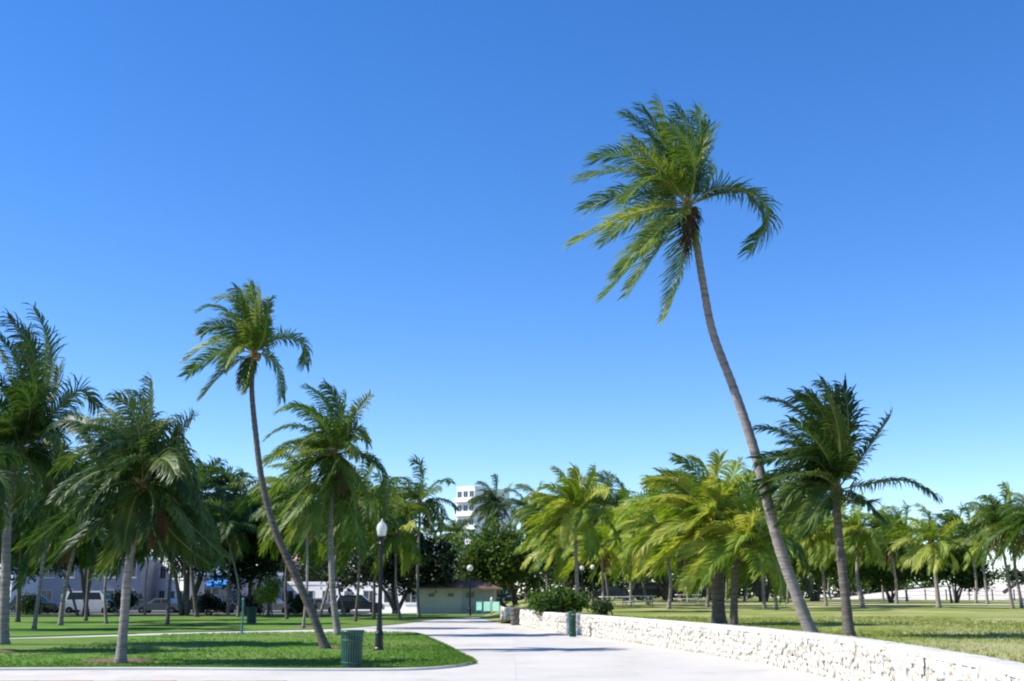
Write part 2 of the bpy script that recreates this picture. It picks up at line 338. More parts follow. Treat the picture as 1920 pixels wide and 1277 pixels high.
# the curved low wall: lawn-side top edge read at 0.94 m
WZ = 0.94; TH = 0.46
wpx = [(1920, 1243), (1800, 1222.5), (1700, 1207), (1600, 1193.5), (1500, 1183), (1400, 1174), (1300, 1166), (1200, 1158.5), (1100, 1151.5), (1040, 1148)]
wp = [gp(x, y, WZ) for x, y in wpx]
s0 = wp[0] + (wp[0] - wp[1]) * 1.6 + Vector((-0.5, 0, 0)); s1 = s0 + Vector((-1.6, -4.0, 0))
pill = gp(975, 1172)
wp = [s1, s0] + wp + [Vector((pill.x + 0.35, pill.y + 0.15, WZ))]
wc = [Vector((p.x, p.y, 0)) for p in smooth_line(wp, 10)]
L = [0]
for a, b in zip(wc, wc[1:]): L.append(L[-1] + (b - a).length)
WL = L[-1]
def wall_at(s):
    s = min(max(s, 0), WL - 1e-4); i = 0
    while L[i + 1] < s: i += 1
    a, b = wc[i], wc[i + 1]; t = (s - L[i]) / (L[i + 1] - L[i]); d = (b - a).normalized()
    return a.lerp(b, t), d, Vector((-d.y, d.x, 0))      # point, direction, towards the path
# lawn east of the wall, one raised sheet
st = [wall_at(WL * k / 70) for k in range(71)]
edge = [p + n * 0.2 for p, d, n in st]
edge = [Vector((edge[0].x - 2.0, -6, 0)), Vector((edge[0].x - .3, 2, 0))] + edge + [Vector((-0.8, 74, 0)), Vector((-2.5, 90, 0)), Vector((-3, 118, 0)), Vector((-3, 170, 0)), Vector((-3, 260, 0))]
offs = [0, .4, 1, 2, 3.5, 5.5, 8, 12, 18, 26, 38, 55, 80, 130, 260]
v = []; f = []
for k, e in enumerate(edge):
    for o_ in offs:
        hh = h_right(e.y)
        if e.y > pill.y + 2: hh = 0.02 + (hh - 0.02) * sstep(0, 5.5, o_)
        v.append((e.x + o_, e.y, hh + 0.05 * math.sin(o_ * .45 + e.y * .13) * math.sin(e.y * .21 - o_ * .1) * min(1, o_)))
n = len(offs)
for k in range(len(edge) - 1):
    for i in range(n - 1): f.append((k * n + i, k * n + i + 1, (k + 1) * n + i + 1, (k + 1) * n + i))
east_lawn = tag(mesh_obj('east_lawn', v, f, M['grass_dry'], None, None, True), kind='structure')
# sandy footway across the east lawn
v = []; f = []
for k in range(50):
    x = 6 + k * 2.2; y = 88 - 9 * math.sin(k * .045) + k * .12
    for w in (-1.1, 1.1): v.append((x, y + w, h_right(y + w) + 0.07))
for k in range(49): f.append((2 * k, 2 * k + 2, 2 * k + 3, 2 * k + 1))
tag(mesh_obj('sand_footway', v, f, M['dune'], None, None, True), kind='structure')
# beach dune at the right behind the lawn
v = []; f = []; nx = 60; ny = 14
for j in range(ny + 1):
    for i in range(nx + 1):
        x = 41 + i * 4.0; y = 122 + j * 5.0; t = j / ny
        hgt = 1.1 + 1.9 * sstep(0, .45, t) * sstep(40, 62, x) + .25 * math.sin(x * .23 + j) * sstep(0, .3, t) * math.sin(x * .071)
        v.append((x, y, hgt if j else 0.9))
for j in range(ny):
    for i in range(nx): a = j * (nx + 1) + i; f.append((a, a + 1, a + nx + 2, a + nx + 1))
tag(mesh_obj('sand_dune', v, f, M['dune'], None, None, True), kind='structure')
# street on the west side with its kerb
sheet('street', [(-120, 104), (-14, 104), (-14, 117), (-120, 117)], 0.006, M['asphalt'])
tag(MB().box(-120, -14, 103.6, 103.98, -0.02, 0.12, 0, 0.02).build('street_kerb', M['kerb']), kind='structure')
tag(MB().box(-120, -14, 117.02, 121, -0.02, 0.12, 0, 0.02).build('sidewalk', M['kerb']), kind='structure')

# grass blades that roughen the lawns near the camera
def tufts(name, pts, zf, mat, h, seed):
    g = np.random.default_rng(seed); n = len(pts); nb = 4
    P = np.repeat(np.array(pts), nb, 0); m = len(P)
    P = P + g.normal(0, .03, P.shape); a = g.uniform(0, 2 * np.pi, m); hh = h * g.uniform(.5, 1.3, m); w = g.uniform(.008, .018, m); ln = g.uniform(.2, .9, m) * hh
    z = np.array([zf(x, y) for x, y in P]); b = g.uniform(0, 2 * np.pi, m)
    V = np.zeros((m, 3, 3)); V[:, 0] = np.c_[P[:, 0] - w * np.cos(a), P[:, 1] - w * np.sin(a), z]; V[:, 1] = np.c_[P[:, 0] + w * np.cos(a), P[:, 1] + w * np.sin(a), z]
    V[:, 2] = np.c_[P[:, 0] + ln * np.cos(b), P[:, 1] + ln * np.sin(b), z + hh]
    Fc = np.arange(m * 3).reshape(-1, 3)
    return tag(mesh_obj(name, V.reshape(-1, 3).tolist(), Fc.tolist(), mat), kind='stuff')
pts = []
for _ in range(14000):
    i = rnd.randrange(89); t = rnd.random() ** 1.5; u = rnd.random()
    p = lowr[i].lerp(lowr[i + 1], u).lerp(uppr[i].lerp(uppr[i + 1], u), t)
    if -16 < p.x: pts.append((p.x, p.y))
for _ in range(3500):
    i = rnd.randrange(89); u = rnd.random(); q = rnd.choice((lowr, uppr)); p = q[i].lerp(q[i + 1], u)
    if -16 < p.x: pts.append((p.x + rnd.gauss(0, .03), p.y + rnd.gauss(0.04, .05)))
tag(tufts('grass', pts, lambda x, y: 0.03, M['blade'], 0.06, 3), 'short green grass blades of the near lawn beside the path', 'grass')
pts = []
for _ in range(15000):
    s = rnd.uniform(4, WL * .75); p, d, nn = wall_at(s); o_ = 16 * rnd.random() ** 1.6
    pts.append((p.x + .06 + o_, p.y))
for _ in range(4000):
    s = rnd.uniform(4, WL * .95); p, d, nn = wall_at(s); pts.append((p.x + .05 + abs(rnd.gauss(0, .12)), p.y))
tag(tufts('dry_grass', pts, lambda x, y: h_right(y) - .01, M['blade_dry'], 0.085, 4), 'yellowish dry grass blades of the lawn behind the stone wall', 'grass')

# ------------------------------------------------------------------ stone wall
wall = thing('stone_wall', 'long curved low wall of white limestone rubble along the path', 'wall', (0, 0, 0))
v = []; f = []; ns = 150
for k in range(ns + 1):
    p, d, nn = wall_at(WL * k / ns)
    for o_, z in ((0.03, -.05), (0.03, WZ - .11), (TH - .06, WZ - .11), (TH - .04, -.05)): v.append((p.x + nn.x * o_, p.y + nn.y * o_, z))
for k in range(ns):
    for i in range(3): f.append((k * 4 + i, (k + 1) * 4 + i, (k + 1) * 4 + i + 1, k * 4 + i + 1))
f += [(0, 1, 2, 3), tuple(ns * 4 + i for i in (3, 2, 1, 0))]
mesh_obj('core', v, f, M['mortar'], wall)
v = []; f = []; ns = 420
for k in range(ns + 1):
    p, d, nn = wall_at(WL * k / ns); j1 = rnd.uniform(-.018, .018); j2 = rnd.uniform(-.012, .012); j3 = rnd.uniform(-.006, .006)
    for o_, z in ((0, WZ - .125), (-.01, WZ - .03), (.03, WZ + j3), (TH - .06 + j2, WZ + j3), (TH - .025 + j1, WZ - .035), (TH - .03 + j2, WZ - .125)): v.append((p.x + nn.x * o_, p.y + nn.y * o_, z))
for k in range(ns):
    for i in range(6): f.append((k * 6 + i, (k + 1) * 6 + i, (k + 1) * 6 + (i + 1) % 6, k * 6 + (i + 1) % 6))
f += [tuple(range(6)), tuple(ns * 6 + i for i in range(5, -1, -1))]
mesh_obj('coping', v, f, M['coping'], wall)
def rock(seed, n=9, m=6):
    """irregular flattened rubble stone, unit size, its face towards -Y... +Y pushed into the mortar"""
    g = random.Random(seed); v = [(0, -.5 + g.uniform(-.1, .1), 0)]; f = []
    for k in range(1, 4):
        th = [0, .55, 1.1, 1.57][k]
        for i in range(n):
            a = 2 * math.pi * i / n; q = 1 + g.uniform(-.2, .2); sq = (abs(math.cos(a)) ** 3 + abs(math.sin(a)) ** 3) ** (-1 / 3)
            v.append((.52 * q * sq * math.sin(th) * math.cos(a), -.5 * math.cos(th) + g.uniform(-.12, .12) * (k < 3), .52 * q * sq * math.sin(th) * math.sin(a)))
    for i in range(n):
        j = (i + 1) % n; f.append((0, 1 + i, 1 + j))
        for k in range(2): f.append((1 + k * n + i, 1 + (k + 1) * n + i, 1 + (k + 1) * n + j, 1 + k * n + j))
    return v, f
rocks = [rock(s) for s in range(14)]
rock_me = []
for v_, f_ in rocks:
    me = bpy.data.meshes.new('stone'); me.from_pydata(v_, [], [tuple(reversed(q)) for q in f_]); me.materials.append(M['stone']); rock_me.append(me)
spec = []
for row in range(5):
    s = 0.0 + .11 * (row % 2)
    while s < WL - .3:
        w = rnd.uniform(.15, .36); h = rnd.uniform(.14, .25)
        if rnd.random() > .07: spec.append((s + w / 2, min(.73, max(.07, .082 + row * .166 + rnd.uniform(-.06, .06))), w, h, rnd.randrange(14), rnd.uniform(.06, .13), rnd.uniform(-.5, .5)))
        s += w * rnd.uniform(.93, 1.05)
def rock_matrix(q):
    s, z, w, h, k, dp, roll = q; p, d, nn = wall_at(s); o_ = TH - .045
    mt = Matrix(((-d.x * w, -nn.x * dp, 0, p.x + nn.x * o_), (-d.y * w, -nn.y * dp, 0, p.y + nn.y * o_), (0, 0, h, z), (0, 0, 0, 1)))
    return mt @ Matrix.Rotation(roll, 4, 'Y')
def big(q):
    p = wall_at(q[0])[0]; y = p.y; vis = (p.x / max(y, .1)) < 0.452
    return (0 if vis else 100) + y
spec.sort(key=big)
for q in spec[:300]:
    o = bpy.data.objects.new('stone', rock_me[q[4]]); link(o, wall); o.matrix_local = rock_matrix(q)
b = MB()
for q in spec[300:]:
    mt = rock_matrix(q); v_, f_ = rocks[q[4]]; b.add([mt @ Vector(x) for x in v_], [tuple(reversed(t)) for t in f_])
tag(b.build('rubble', M['stone'], wall), kind='stuff')
# pillar at the wall's far end, and the short return wall past it
def rubble_block(name, label, cat, cx, cy, sx, sy, h, rz, mat, seed, cell=.3):
    g = random.Random(seed); t = thing(name, label, cat, (cx, cy, 0), rz)
    MB().box(-sx / 2 + .06, sx / 2 - .06, -sy / 2 + .06, sy / 2 - .06, -.03, h - .02, 0, .03).build('core', M['mortar'], t)
    for side in range(4):
        wid = sx if side % 2 == 0 else sy; dep = (sy if side % 2 == 0 else sx) / 2 - .06
        nz = max(2, round(h / cell)); nxx = max(1, round(wid / cell))
        for j in range(nz):
            for i in range(nxx):
                u = -wid / 2 + (i + .5) * wid / nxx + g.uniform(-.03, .03); z = (j + .5) * h / nz
                o = bpy.data.objects.new('stone', rock_me[g.randrange(14)].copy()); o.data.materials[0] = mat; link(o, t)
                mt = Matrix.Rotation(side * math.pi / 2, 4, 'Z') @ Matrix.Translation((u, -dep, z)) @ Matrix.Diagonal((wid / nxx * 1.02, g.uniform(.14, .24), h / nz * 1.02, 1))
                o.matrix_local = mt
    return t
rubble_block('stone_pillar', 'squat rock pillar darkened as if in shade at the far end of the curved wall', 'pillar', pill.x, pill.y, 1.05, .95, 1.05, .1, M['stone_shade'], 3)
rw = gp(951, 1166)
rubble_block('return_wall', 'short pinkish stone wall just left of the rock pillar', 'wall', rw.x, rw.y + 1.2, .5, 4.2, .95, .12, M['stone'], 5, .42)

# ------------------------------------------------------------------ palms
WIND = np.array([-1.0, 0.12, 0.0])
def unit(a): return a / np.maximum(np.linalg.norm(a, axis=-1, keepdims=True), 1e-9)
def frond_mesh(P, ll, seed, w=0.045, mats=('frond', 'rachis'), wind=.42, grav=.36, N=74, roll=None, r0=.03, gap=0.0):
    """one pinnate leaf along the points P: a tapering midrib with a bent blade on each side of every joint"""
    g = np.random.default_rng(seed)
    P = np.asarray(P, float); s = np.r_[0, np.cumsum(np.linalg.norm(np.diff(P, axis=0), axis=1))]; ss = np.linspace(0, s[-1], N)
    P = np.c_[[np.interp(ss, s, P[:, i]) for i in range(3)]].T
    T = unit(np.gradient(P, axis=0)); up = unit(np.array([0, 0, 1.0]) + g.normal(0, .25, 3))
    S = unit(np.cross(T, up)); Nn = np.cross(S, T)
    ro = g.normal(0, .35) if roll is None else roll
    tw = ro + np.linspace(0, g.normal(0, .4), N); S, Nn = S * np.cos(tw)[:, None] + Nn * np.sin(tw)[:, None], Nn * np.cos(tw)[:, None] - S * np.sin(tw)[:, None]
    t = np.linspace(0, 1, N); rr = (r0 * (1 - .85 * t))[:, None]
    V = [P - S * rr, P + S * rr, P - Nn * rr * 1.3]; Fc = []; mi = []
    idx = lambda ring, i: ring * N + i
    for i in range(N - 1):
        for a, b_ in ((0, 1), (1, 2), (2, 0)): Fc.append((idx(a, i), idx(b_, i), idx(b_, i + 1), idx(a, i + 1))); mi.append(1)
    base = 3 * N; i0 = int(N * .13); I = np.arange(i0, N - 1); m = len(I)
    tt = (I - i0) / (N - 1 - i0); prof = np.clip(np.sin(np.pi * (.2 + .62 * tt)), 0, 1) ** .6 * (1 - .30 * tt)
    A = .55 + .48 * tt
    for side, ring in ((-1, 0), (1, 1)):
        keep = g.random(m) > gap
        ln = ll * prof * g.uniform(.8, 1.12, m); Ti = T[I]
        D = unit(side * S[I] * np.cos(A)[:, None] + Ti * np.sin(A)[:, None] + Nn[I] * .22 + g.normal(0, .10, (m, 3)))
        pos = (P[I] + P[I + 1]) / 2 + side * S[I] * rr[I]; rows = []
        gk = grav * g.uniform(.6, 1.5, m)[:, None]; wk = wind * g.uniform(.6, 1.4, m)[:, None]
        for k, (fr, ww) in enumerate(((.34, 1.0), (.36, .8), (.30, 0))):
            pos = pos + D * (ln * fr)[:, None]
            if k < 2:
                wd = unit(Ti - D * np.sum(Ti * D, 1)[:, None]); rows.append(pos - wd * w * ww / 2); rows.append(pos + wd * w * ww / 2)
            else: rows.append(pos)
            D = unit(D + WIND * wk + np.array([0, 0, -1.0]) * gk)
        V += rows
        for q in range(m):
            if not keep[q]: continue
            i = I[q]; a0, a1 = idx(ring, i), idx(ring, i + 1); b0, b1, c0, c1, e = (base + r_ * m + q for r_ in range(5))
            Fc += [(a0, a1, b1, b0), (b0, b1, c1, c0), (c0, c1, e)]; mi += [0, 0, 0]
        base += 5 * m
    me = bpy.data.meshes.new('frond'); me.from_pydata(np.concatenate(V).tolist(), [], Fc)
    for k in mats: me.materials.append(M[k])
    me.polygons.foreach_set('material_index', mi); me.update()
    return me
def auto_curve(az, el, Lf, g, wind=.55, grav=.85, n=22):
    d = np.array([math.cos(el) * math.cos(az), math.cos(el) * math.sin(az), math.sin(el)]); p = np.zeros(3); out = [p.copy()]
    gv = grav * g.uniform(.7, 1.3); wv = wind * g.uniform(.6, 1.4)
    for k in range(n):
        t = k / n; p = p + d * Lf / n; out.append(p.copy())
        d = d + (WIND * wv * (.3 + t) + np.array([0, 0, -1.0]) * gv * (.25 + 1.3 * t)) * (2.2 / n); d /= np.linalg.norm(d)
    return np.array(out)
def bez(pts, n=24):
    pts = [np.array(p, float) for p in pts]
    if len(pts) == 3:
        a, m, b_ = pts; c = 2 * m - .5 * (a + b_); t = np.linspace(0, 1, n)[:, None]; return (1 - t) ** 2 * a + 2 * t * (1 - t) * c + t * t * b_
    return np.array([tuple(p) for p in smooth_line(pts, 8)])
def trunk(pts, r0, r1, mat, parent, sides=12, step=.13, seed=0):
    g = random.Random(seed); line = smooth_line(pts, 8); d = [0]
    for a, b_ in zip(line, line[1:]): d.append(d[-1] + (b_ - a).length)
    H = d[-1]; n = max(8, int(H / step)); P = []; R = []
    for k in range(n + 1):
        s = H * k / n; i = 0
        while i < len(d) - 2 and d[i + 1] < s: i += 1
        t = (s - d[i]) / max(1e-9, d[i + 1] - d[i]); P.append(line[i].lerp(line[i + 1], t))
        u = k / n; r = r1 + (r0 - r1) * (1 - u) ** 1.1 + r0 * .45 * math.exp(-s / .22); R.append(r * .84 * (1 + (.055 if k % 2 else -.03) + g.uniform(-.025, .025)))
    return MB().tube(P, R, sides).build('trunk', mat, parent, True)
def crown_heart(parent, c, r, seed, nuts=0):
    g = random.Random(seed); prof = [(.02, -2.6), (.62, -2.1), (.85, -1.2), (1.0, -.3), (.8, .7), (.35, 1.5), (.03, 2.1)]
    b = MB().lathe([(r * a * g.uniform(.9, 1.1), r * z) for a, z in prof], 11, c)
    b.build('fibre_sheath', M['fibre'], parent, True)
    for k in range(nuts):
        a = g.uniform(0, 6.28); q = (c[0] + math.cos(a) * r * 1.35, c[1] + math.sin(a) * r * 1.35, c[2] - r * g.uniform(.3, 1.8)); rr = g.uniform(.085, .115)
        MB().lathe([(rr * .05, -rr * 1.25), (rr * .7, -rr * .9), (rr, -rr * .1), (rr * .85, rr * .65), (rr * .35, rr * 1.1), (.004, rr * 1.2)], 9, q).build('coconut', M['coconut'], parent, True)
def hero(name_label, Y, base_z, tpx, r0, r1, crown_px, fronds, auto=0, Lf=2.4, ll=.62, tone='frond', tm='trunk', seed=1, nuts=0, lean=0.0, dead=0, el=(-.6, 1.3), w=.045, lw=(.40, .38), azr=None):
    """palm whose trunk and fronds follow the photograph's outline at its own depth"""
    b = at(tpx[0][0], tpx[0][1], Y); z0 = base_z
    pts = []
    for k, (x, y) in enumerate(tpx):
        q = at(x, y, Y + lean * k / (len(tpx) - 1)); pts.append(q)
    pts[0].z = z0 - .06
    t = thing('palm_tree', name_label, 'palm tree', (pts[0].x, pts[0].y, z0), 0, 'coconut palms of the park')
    org = Vector((pts[0].x, pts[0].y, z0)); Yc = Y + lean
    trunk([p - org for p in pts], r0, r1, M[tm], t, 14, .13, seed)
    cc = at(*crown_px, Yc); c = cc - org; crown_heart(t, c, r1 * 1.45, seed, nuts)
    g = np.random.default_rng(seed); sc = Yc / F; n = 0
    for fr in fronds:
        *pp, dz = fr; m = len(pp); P = [np.array(c)]
        for k, (x, y) in enumerate(pp): P.append(np.array(at(x, y, Yc + dz * (k + 1) / m) - org))
        cv = bez(P); Lr = float(np.sum(np.linalg.norm(np.diff(cv, axis=0), axis=1)))
        link(bpy.data.objects.new('frond', frond_mesh(cv, min(ll, Lr * .36), seed * 100 + n, w, (tone, 'rachis'), *lw)), t); n += 1
    for k in range(auto):
        az = 2.399963 * k + seed; u = (k + .5) / auto; az = az if azr is None else azr[0] + (azr[1] - azr[0]) * ((k * .618) % 1); e = el[1] + (el[0] - el[1]) * u + g.uniform(-.12, .12)
        cv = auto_curve(az, e, Lf * g.uniform(.82, 1.1), g) + np.array(c)
        link(bpy.data.objects.new('frond', frond_mesh(cv, ll, seed * 100 + 50 + k, w, (tone, 'rachis'), *lw)), t)
    for k in range(dead):
        az = g.uniform(0, 6.28); cv = auto_curve(az, -.9, Lf * .75, g, .25, .9) + np.array(c)
        fo = link(bpy.data.objects.new('frond', frond_mesh(cv, ll * .8, seed * 100 + 90 + k, w * .8, ('frond_dead', 'frond_dead'), .2, .7)), t); fo['label'] = 'dry brown hanging frond'
    return t

hero('tallest palm, bare trunk leaning left over the wall, swept crown against blue sky', 31.8, .75,
     [(1524, 1190), (1497, 1125), (1457, 1010), (1416, 850), (1378, 735), (1337, 625), (1318, 530), (1303, 440), (1292, 392)], .20, .115, (1289, 385),
     [((1240, 285), (1178, 215), -.6), ((1262, 280), (1236, 192), .7), ((1300, 285), (1268, 205), -.4), ((1318, 285), (1305, 212), .4), ((1308, 300), (1320, 215), 1.1),
      ((1205, 300), (1112, 300), -.8), ((1200, 325), (1088, 335), .6), ((1195, 362), (1102, 392), 1.0), ((1185, 402), (1074, 458), -.3),
      ((1232, 425), (1160, 515), -1.3), ((1222, 455), (1133, 556), .4), ((1280, 490), (1250, 592), -.5), ((1350, 352), (1422, 370), (1440, 415), (1404, 472), -.2),
      ((1322, 350), (1342, 322), 1.4), ((1262, 405), (1200, 470), -2.2), ((1285, 320), (1235, 250), 1.9), ((1232, 335), (1170, 382), -1.9), ((1246, 450), (1180, 548), 1.3),
      ((1215, 392), (1130, 455), 1.8), ((1250, 330), (1185, 262), -1.6), ((1345, 365), (1400, 362), (1428, 400), .9), ((1262, 300), (1205, 205), 0.1), ((1300, 300), (1255, 230), -1.5)],
     0, tone='frond', seed=21, nuts=5, dead=1, Lf=2.2, ll=1.06, w=.042, lw=(.34, .36))
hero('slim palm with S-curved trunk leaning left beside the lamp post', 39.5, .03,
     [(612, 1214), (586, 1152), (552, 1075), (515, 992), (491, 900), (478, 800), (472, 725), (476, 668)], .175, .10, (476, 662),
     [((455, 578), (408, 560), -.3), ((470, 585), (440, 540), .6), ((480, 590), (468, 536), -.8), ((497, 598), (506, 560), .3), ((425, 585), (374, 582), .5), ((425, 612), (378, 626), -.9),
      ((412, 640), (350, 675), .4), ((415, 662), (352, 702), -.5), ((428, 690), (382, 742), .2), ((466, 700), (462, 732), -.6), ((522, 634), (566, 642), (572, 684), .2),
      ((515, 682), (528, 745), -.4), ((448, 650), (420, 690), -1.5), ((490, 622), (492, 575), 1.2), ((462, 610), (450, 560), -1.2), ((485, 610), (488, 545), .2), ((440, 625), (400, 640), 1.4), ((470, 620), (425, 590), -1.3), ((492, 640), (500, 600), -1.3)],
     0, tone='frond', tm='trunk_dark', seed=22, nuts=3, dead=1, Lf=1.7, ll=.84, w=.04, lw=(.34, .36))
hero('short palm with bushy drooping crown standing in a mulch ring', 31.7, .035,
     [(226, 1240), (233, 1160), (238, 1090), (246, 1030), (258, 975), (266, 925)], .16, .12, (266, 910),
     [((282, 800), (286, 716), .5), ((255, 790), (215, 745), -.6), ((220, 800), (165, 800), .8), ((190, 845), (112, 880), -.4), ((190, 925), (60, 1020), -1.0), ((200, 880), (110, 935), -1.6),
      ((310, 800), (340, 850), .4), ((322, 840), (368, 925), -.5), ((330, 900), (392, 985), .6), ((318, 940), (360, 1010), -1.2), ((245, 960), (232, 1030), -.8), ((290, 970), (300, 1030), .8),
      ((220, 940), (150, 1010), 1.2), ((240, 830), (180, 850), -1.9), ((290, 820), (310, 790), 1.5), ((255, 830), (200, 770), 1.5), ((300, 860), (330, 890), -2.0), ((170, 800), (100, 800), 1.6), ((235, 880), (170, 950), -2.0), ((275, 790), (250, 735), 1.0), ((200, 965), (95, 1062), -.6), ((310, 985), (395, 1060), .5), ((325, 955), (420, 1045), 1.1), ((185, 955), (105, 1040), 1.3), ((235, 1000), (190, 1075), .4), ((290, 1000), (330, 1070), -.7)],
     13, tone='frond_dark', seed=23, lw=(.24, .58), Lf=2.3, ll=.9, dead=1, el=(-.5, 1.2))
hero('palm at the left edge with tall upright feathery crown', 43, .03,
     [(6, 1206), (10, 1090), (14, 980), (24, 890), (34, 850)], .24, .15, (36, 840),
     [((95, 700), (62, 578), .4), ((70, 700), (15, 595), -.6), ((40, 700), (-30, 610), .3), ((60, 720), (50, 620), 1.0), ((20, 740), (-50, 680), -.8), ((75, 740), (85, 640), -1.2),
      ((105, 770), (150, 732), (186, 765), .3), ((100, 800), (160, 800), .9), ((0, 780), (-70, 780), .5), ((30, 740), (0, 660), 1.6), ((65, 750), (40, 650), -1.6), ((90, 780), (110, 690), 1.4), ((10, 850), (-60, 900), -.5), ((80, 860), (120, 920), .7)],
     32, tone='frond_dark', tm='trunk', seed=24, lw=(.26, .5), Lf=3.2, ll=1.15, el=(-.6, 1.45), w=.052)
hero('mid-height palm with straight pale trunk behind the green bin', 53, .03,
     [(634, 1188), (624, 1110), (620, 1010), (621, 920), (624, 862)], .19, .12, (626, 850),
     [((618, 770), (575, 725), .5), ((640, 780), (610, 722), -.6), ((585, 770), (522, 772), .3), ((565, 800), (500, 822), -.8), ((565, 835), (498, 868), .7), ((565, 875), (505, 935), -.3), ((575, 910), (530, 968), .9),
      ((652, 800), (694, 742), .2), ((665, 805), (690, 832), -.4), ((672, 850), (716, 885), (728, 965), .2), ((655, 900), (668, 985), -.9), ((610, 930), (595, 1005), -.6), ((640, 930), (640, 1010), .9), ((600, 790), (550, 760), -1.8), ((640, 800), (650, 740), 1.7), ((590, 860), (540, 900), -2.0), ((660, 880), (705, 960), 1.3), ((600, 945), (560, 1030), .3), ((652, 940), (688, 1035), -.4), ((580, 925), (518, 1005), -.8), ((625, 950), (615, 1040), 1.0)],
     14, tone='frond', seed=25, lw=(.28, .52), nuts=5, dead=2, Lf=2.7, ll=1.0, el=(-.7, 1.2), w=.055)
hero('dark wind-torn palm beside the leaning tall palm at the wall', 31.2, .75,
     [(1593, 1194), (1584, 1110), (1575, 1030), (1570, 960), (1570, 930)], .165, .12, (1569, 918),
     [((1612, 862), (1668, 784), .2), ((1640, 905), (1700, 902), (1752, 928), -.2), ((1580, 810), (1540, 716), .3), ((1590, 810), (1580, 724), -.5), ((1545, 800), (1490, 742), .6), ((1525, 800), (1442, 748), -.4),
      ((1510, 835), (1425, 802), .7), ((1505, 865), (1420, 862), -.8), ((1515, 900), (1432, 930), .3), ((1525, 930), (1470, 985), -.6), ((1545, 950), (1515, 1000), .7), ((1605, 930), (1655, 975), -.8),
      ((1560, 815), (1510, 735), -1.3), ((1585, 820), (1565, 735), 1.2), ((1540, 840), (1480, 790), -1.7), ((1540, 850), (1470, 830), 1.7), ((1555, 830), (1530, 760), 1.6), ((1575, 830), (1555, 750), -1.6), ((1530, 890), (1460, 900), -1.9), ((1600, 940), (1640, 940), 1.2), ((1550, 800), (1520, 745), 0.0)],
     9, tone='frond_dark', tm='trunk_dark', seed=26, azr=(1.9, 4.4), Lf=2.2, ll=.84, el=(-.1, 1.25), lw=(.30, .45))
hero('bushy yellow-green palm with thick dark trunk behind the wall', 43, .76,
     [(1348, 1168), (1346, 1110), (1344, 1060), (1340, 1010)], .30, .22, (1336, 985),
     [((1330, 900), (1300, 860), .5), ((1345, 900), (1350, 855), -.5), ((1285, 920), (1240, 890), .6), ((1270, 950), (1195, 950), -.3), ((1270, 985), (1180, 1020), .5), ((1285, 1010), (1205, 1075), -.8), ((1375, 930), (1410, 900), .4), ((1390, 970), (1435, 1010), -.6)],
     21, tone='frond_yellow', tm='trunk_dark', seed=27, Lf=3.0, ll=1.05, el=(-.5, 1.35), w=.06)
hero('lower yellow-green palm right beside the thick dark trunk', 41.5, .76,
     [(1375, 1170), (1377, 1120), (1380, 1070), (1388, 1040)], .17, .13, (1392, 1030), [], 18, tone='frond_yellow', tm='trunk_dark', seed=28, Lf=2.5, ll=.9, el=(-.4, 1.2), w=.055)
hero('yellowish palm with thin pale trunk behind the slim bin', 66, h_right(66),
     [(1083, 1148), (1082, 1100), (1080, 1040), (1078, 985)], .15, .11, (1078, 965),
     [((1060, 905), (1040, 880), .4), ((1085, 905), (1075, 878), -.5), ((1040, 940), (1000, 930), .5), ((1035, 970), (985, 1030), -.5), ((1055, 1010), (1030, 1060), .5), ((1105, 930), (1116, 880), .4)],
     20, tone='frond_yellow', seed=29, Lf=3.0, ll=1.05, el=(-.6, 1.3), w=.065)

# prototypes for the palms further back: fronds share mesh data between copies
protos = []
for k in range(9):
    g = np.random.default_rng(300 + k); nf = 23 + k % 4; fl = []
    for i in range(nf):
        u = (i + .5) / nf; e = 1.35 - (1.35 + .95) * u + g.uniform(-.15, .15); az = 2.399963 * i + k * 1.3
        fl.append(frond_mesh(auto_curve(az, e, 3.0 * g.uniform(.8, 1.12), g, .5 * g.uniform(.6, 1.4), .85 * g.uniform(.8, 1.3), 18), 1.05, 9000 + k * 40 + i, .066, ('frond', 'rachis'), N=46, gap=.03, wind=.20, grav=.60))
    protos.append(fl)
tone_me = {}
def toned(me, tone):
    if tone == 'frond': return me
    key = (me.name, tone)
    if key not in tone_me:
        c = me.copy(); c.name = 'frond'; c.materials[0] = M[tone]; tone_me[key] = c
    return tone_me[key]
def palm(label, px, Y, cpx, cpy, R, tone='frond', tm='trunk', z=None, k=None, r0=.19, bow=0.0):
    z = (h_right(Y) if px > 985 else .03) if z is None else z
    k = rnd.randrange(9) if k is None else k
    b = Vector((xat(px, Y), Y, z)); dy = rnd.uniform(-.8, .8); c = at(cpx, cpy, Y + dy)
    t = thing('palm_tree', label, 'palm tree', b, 0, 'coconut palms of the park')
    c = c - b; m1 = c * .33 + Vector((bow - c.x * .12, 0, 0)); m2 = c * .68 + Vector((bow * .6 - c.x * .1, 0, 0))
    trunk([Vector((0, 0, -.08)), m1, m2, c], r0 * .78, r0 * .5, M[tm], t, 9, .2, int(px))
    crown_heart(t, c, r0 * .95, int(px), 0)
    s = R / 2.6; a = rnd.uniform(-.35, .35)
    tilt = (rnd.uniform(-.14, .14), rnd.uniform(-.14, .14)); nd = rnd.choice((0, 1, 2)); sz = rnd.uniform(.88, 1.12)
    for q, me in enumerate(protos[k]):
        if rnd.random() < .10: continue
        dry = q >= len(protos[k]) - nd
        o = bpy.data.objects.new('frond', toned(me, 'frond_dead' if dry else tone)); link(o, t); o.location = c
        o.rotation_euler = (tilt[0] + rnd.uniform(-.08, .08), tilt[1] + rnd.uniform(-.08, .08), a + rnd.uniform(-.15, .15)); u = s * rnd.uniform(.86, 1.1) * (.8 if dry else 1); o.scale = (u, u, u * sz)
        if dry: o['label'] = 'dry brown hanging frond'
    return t
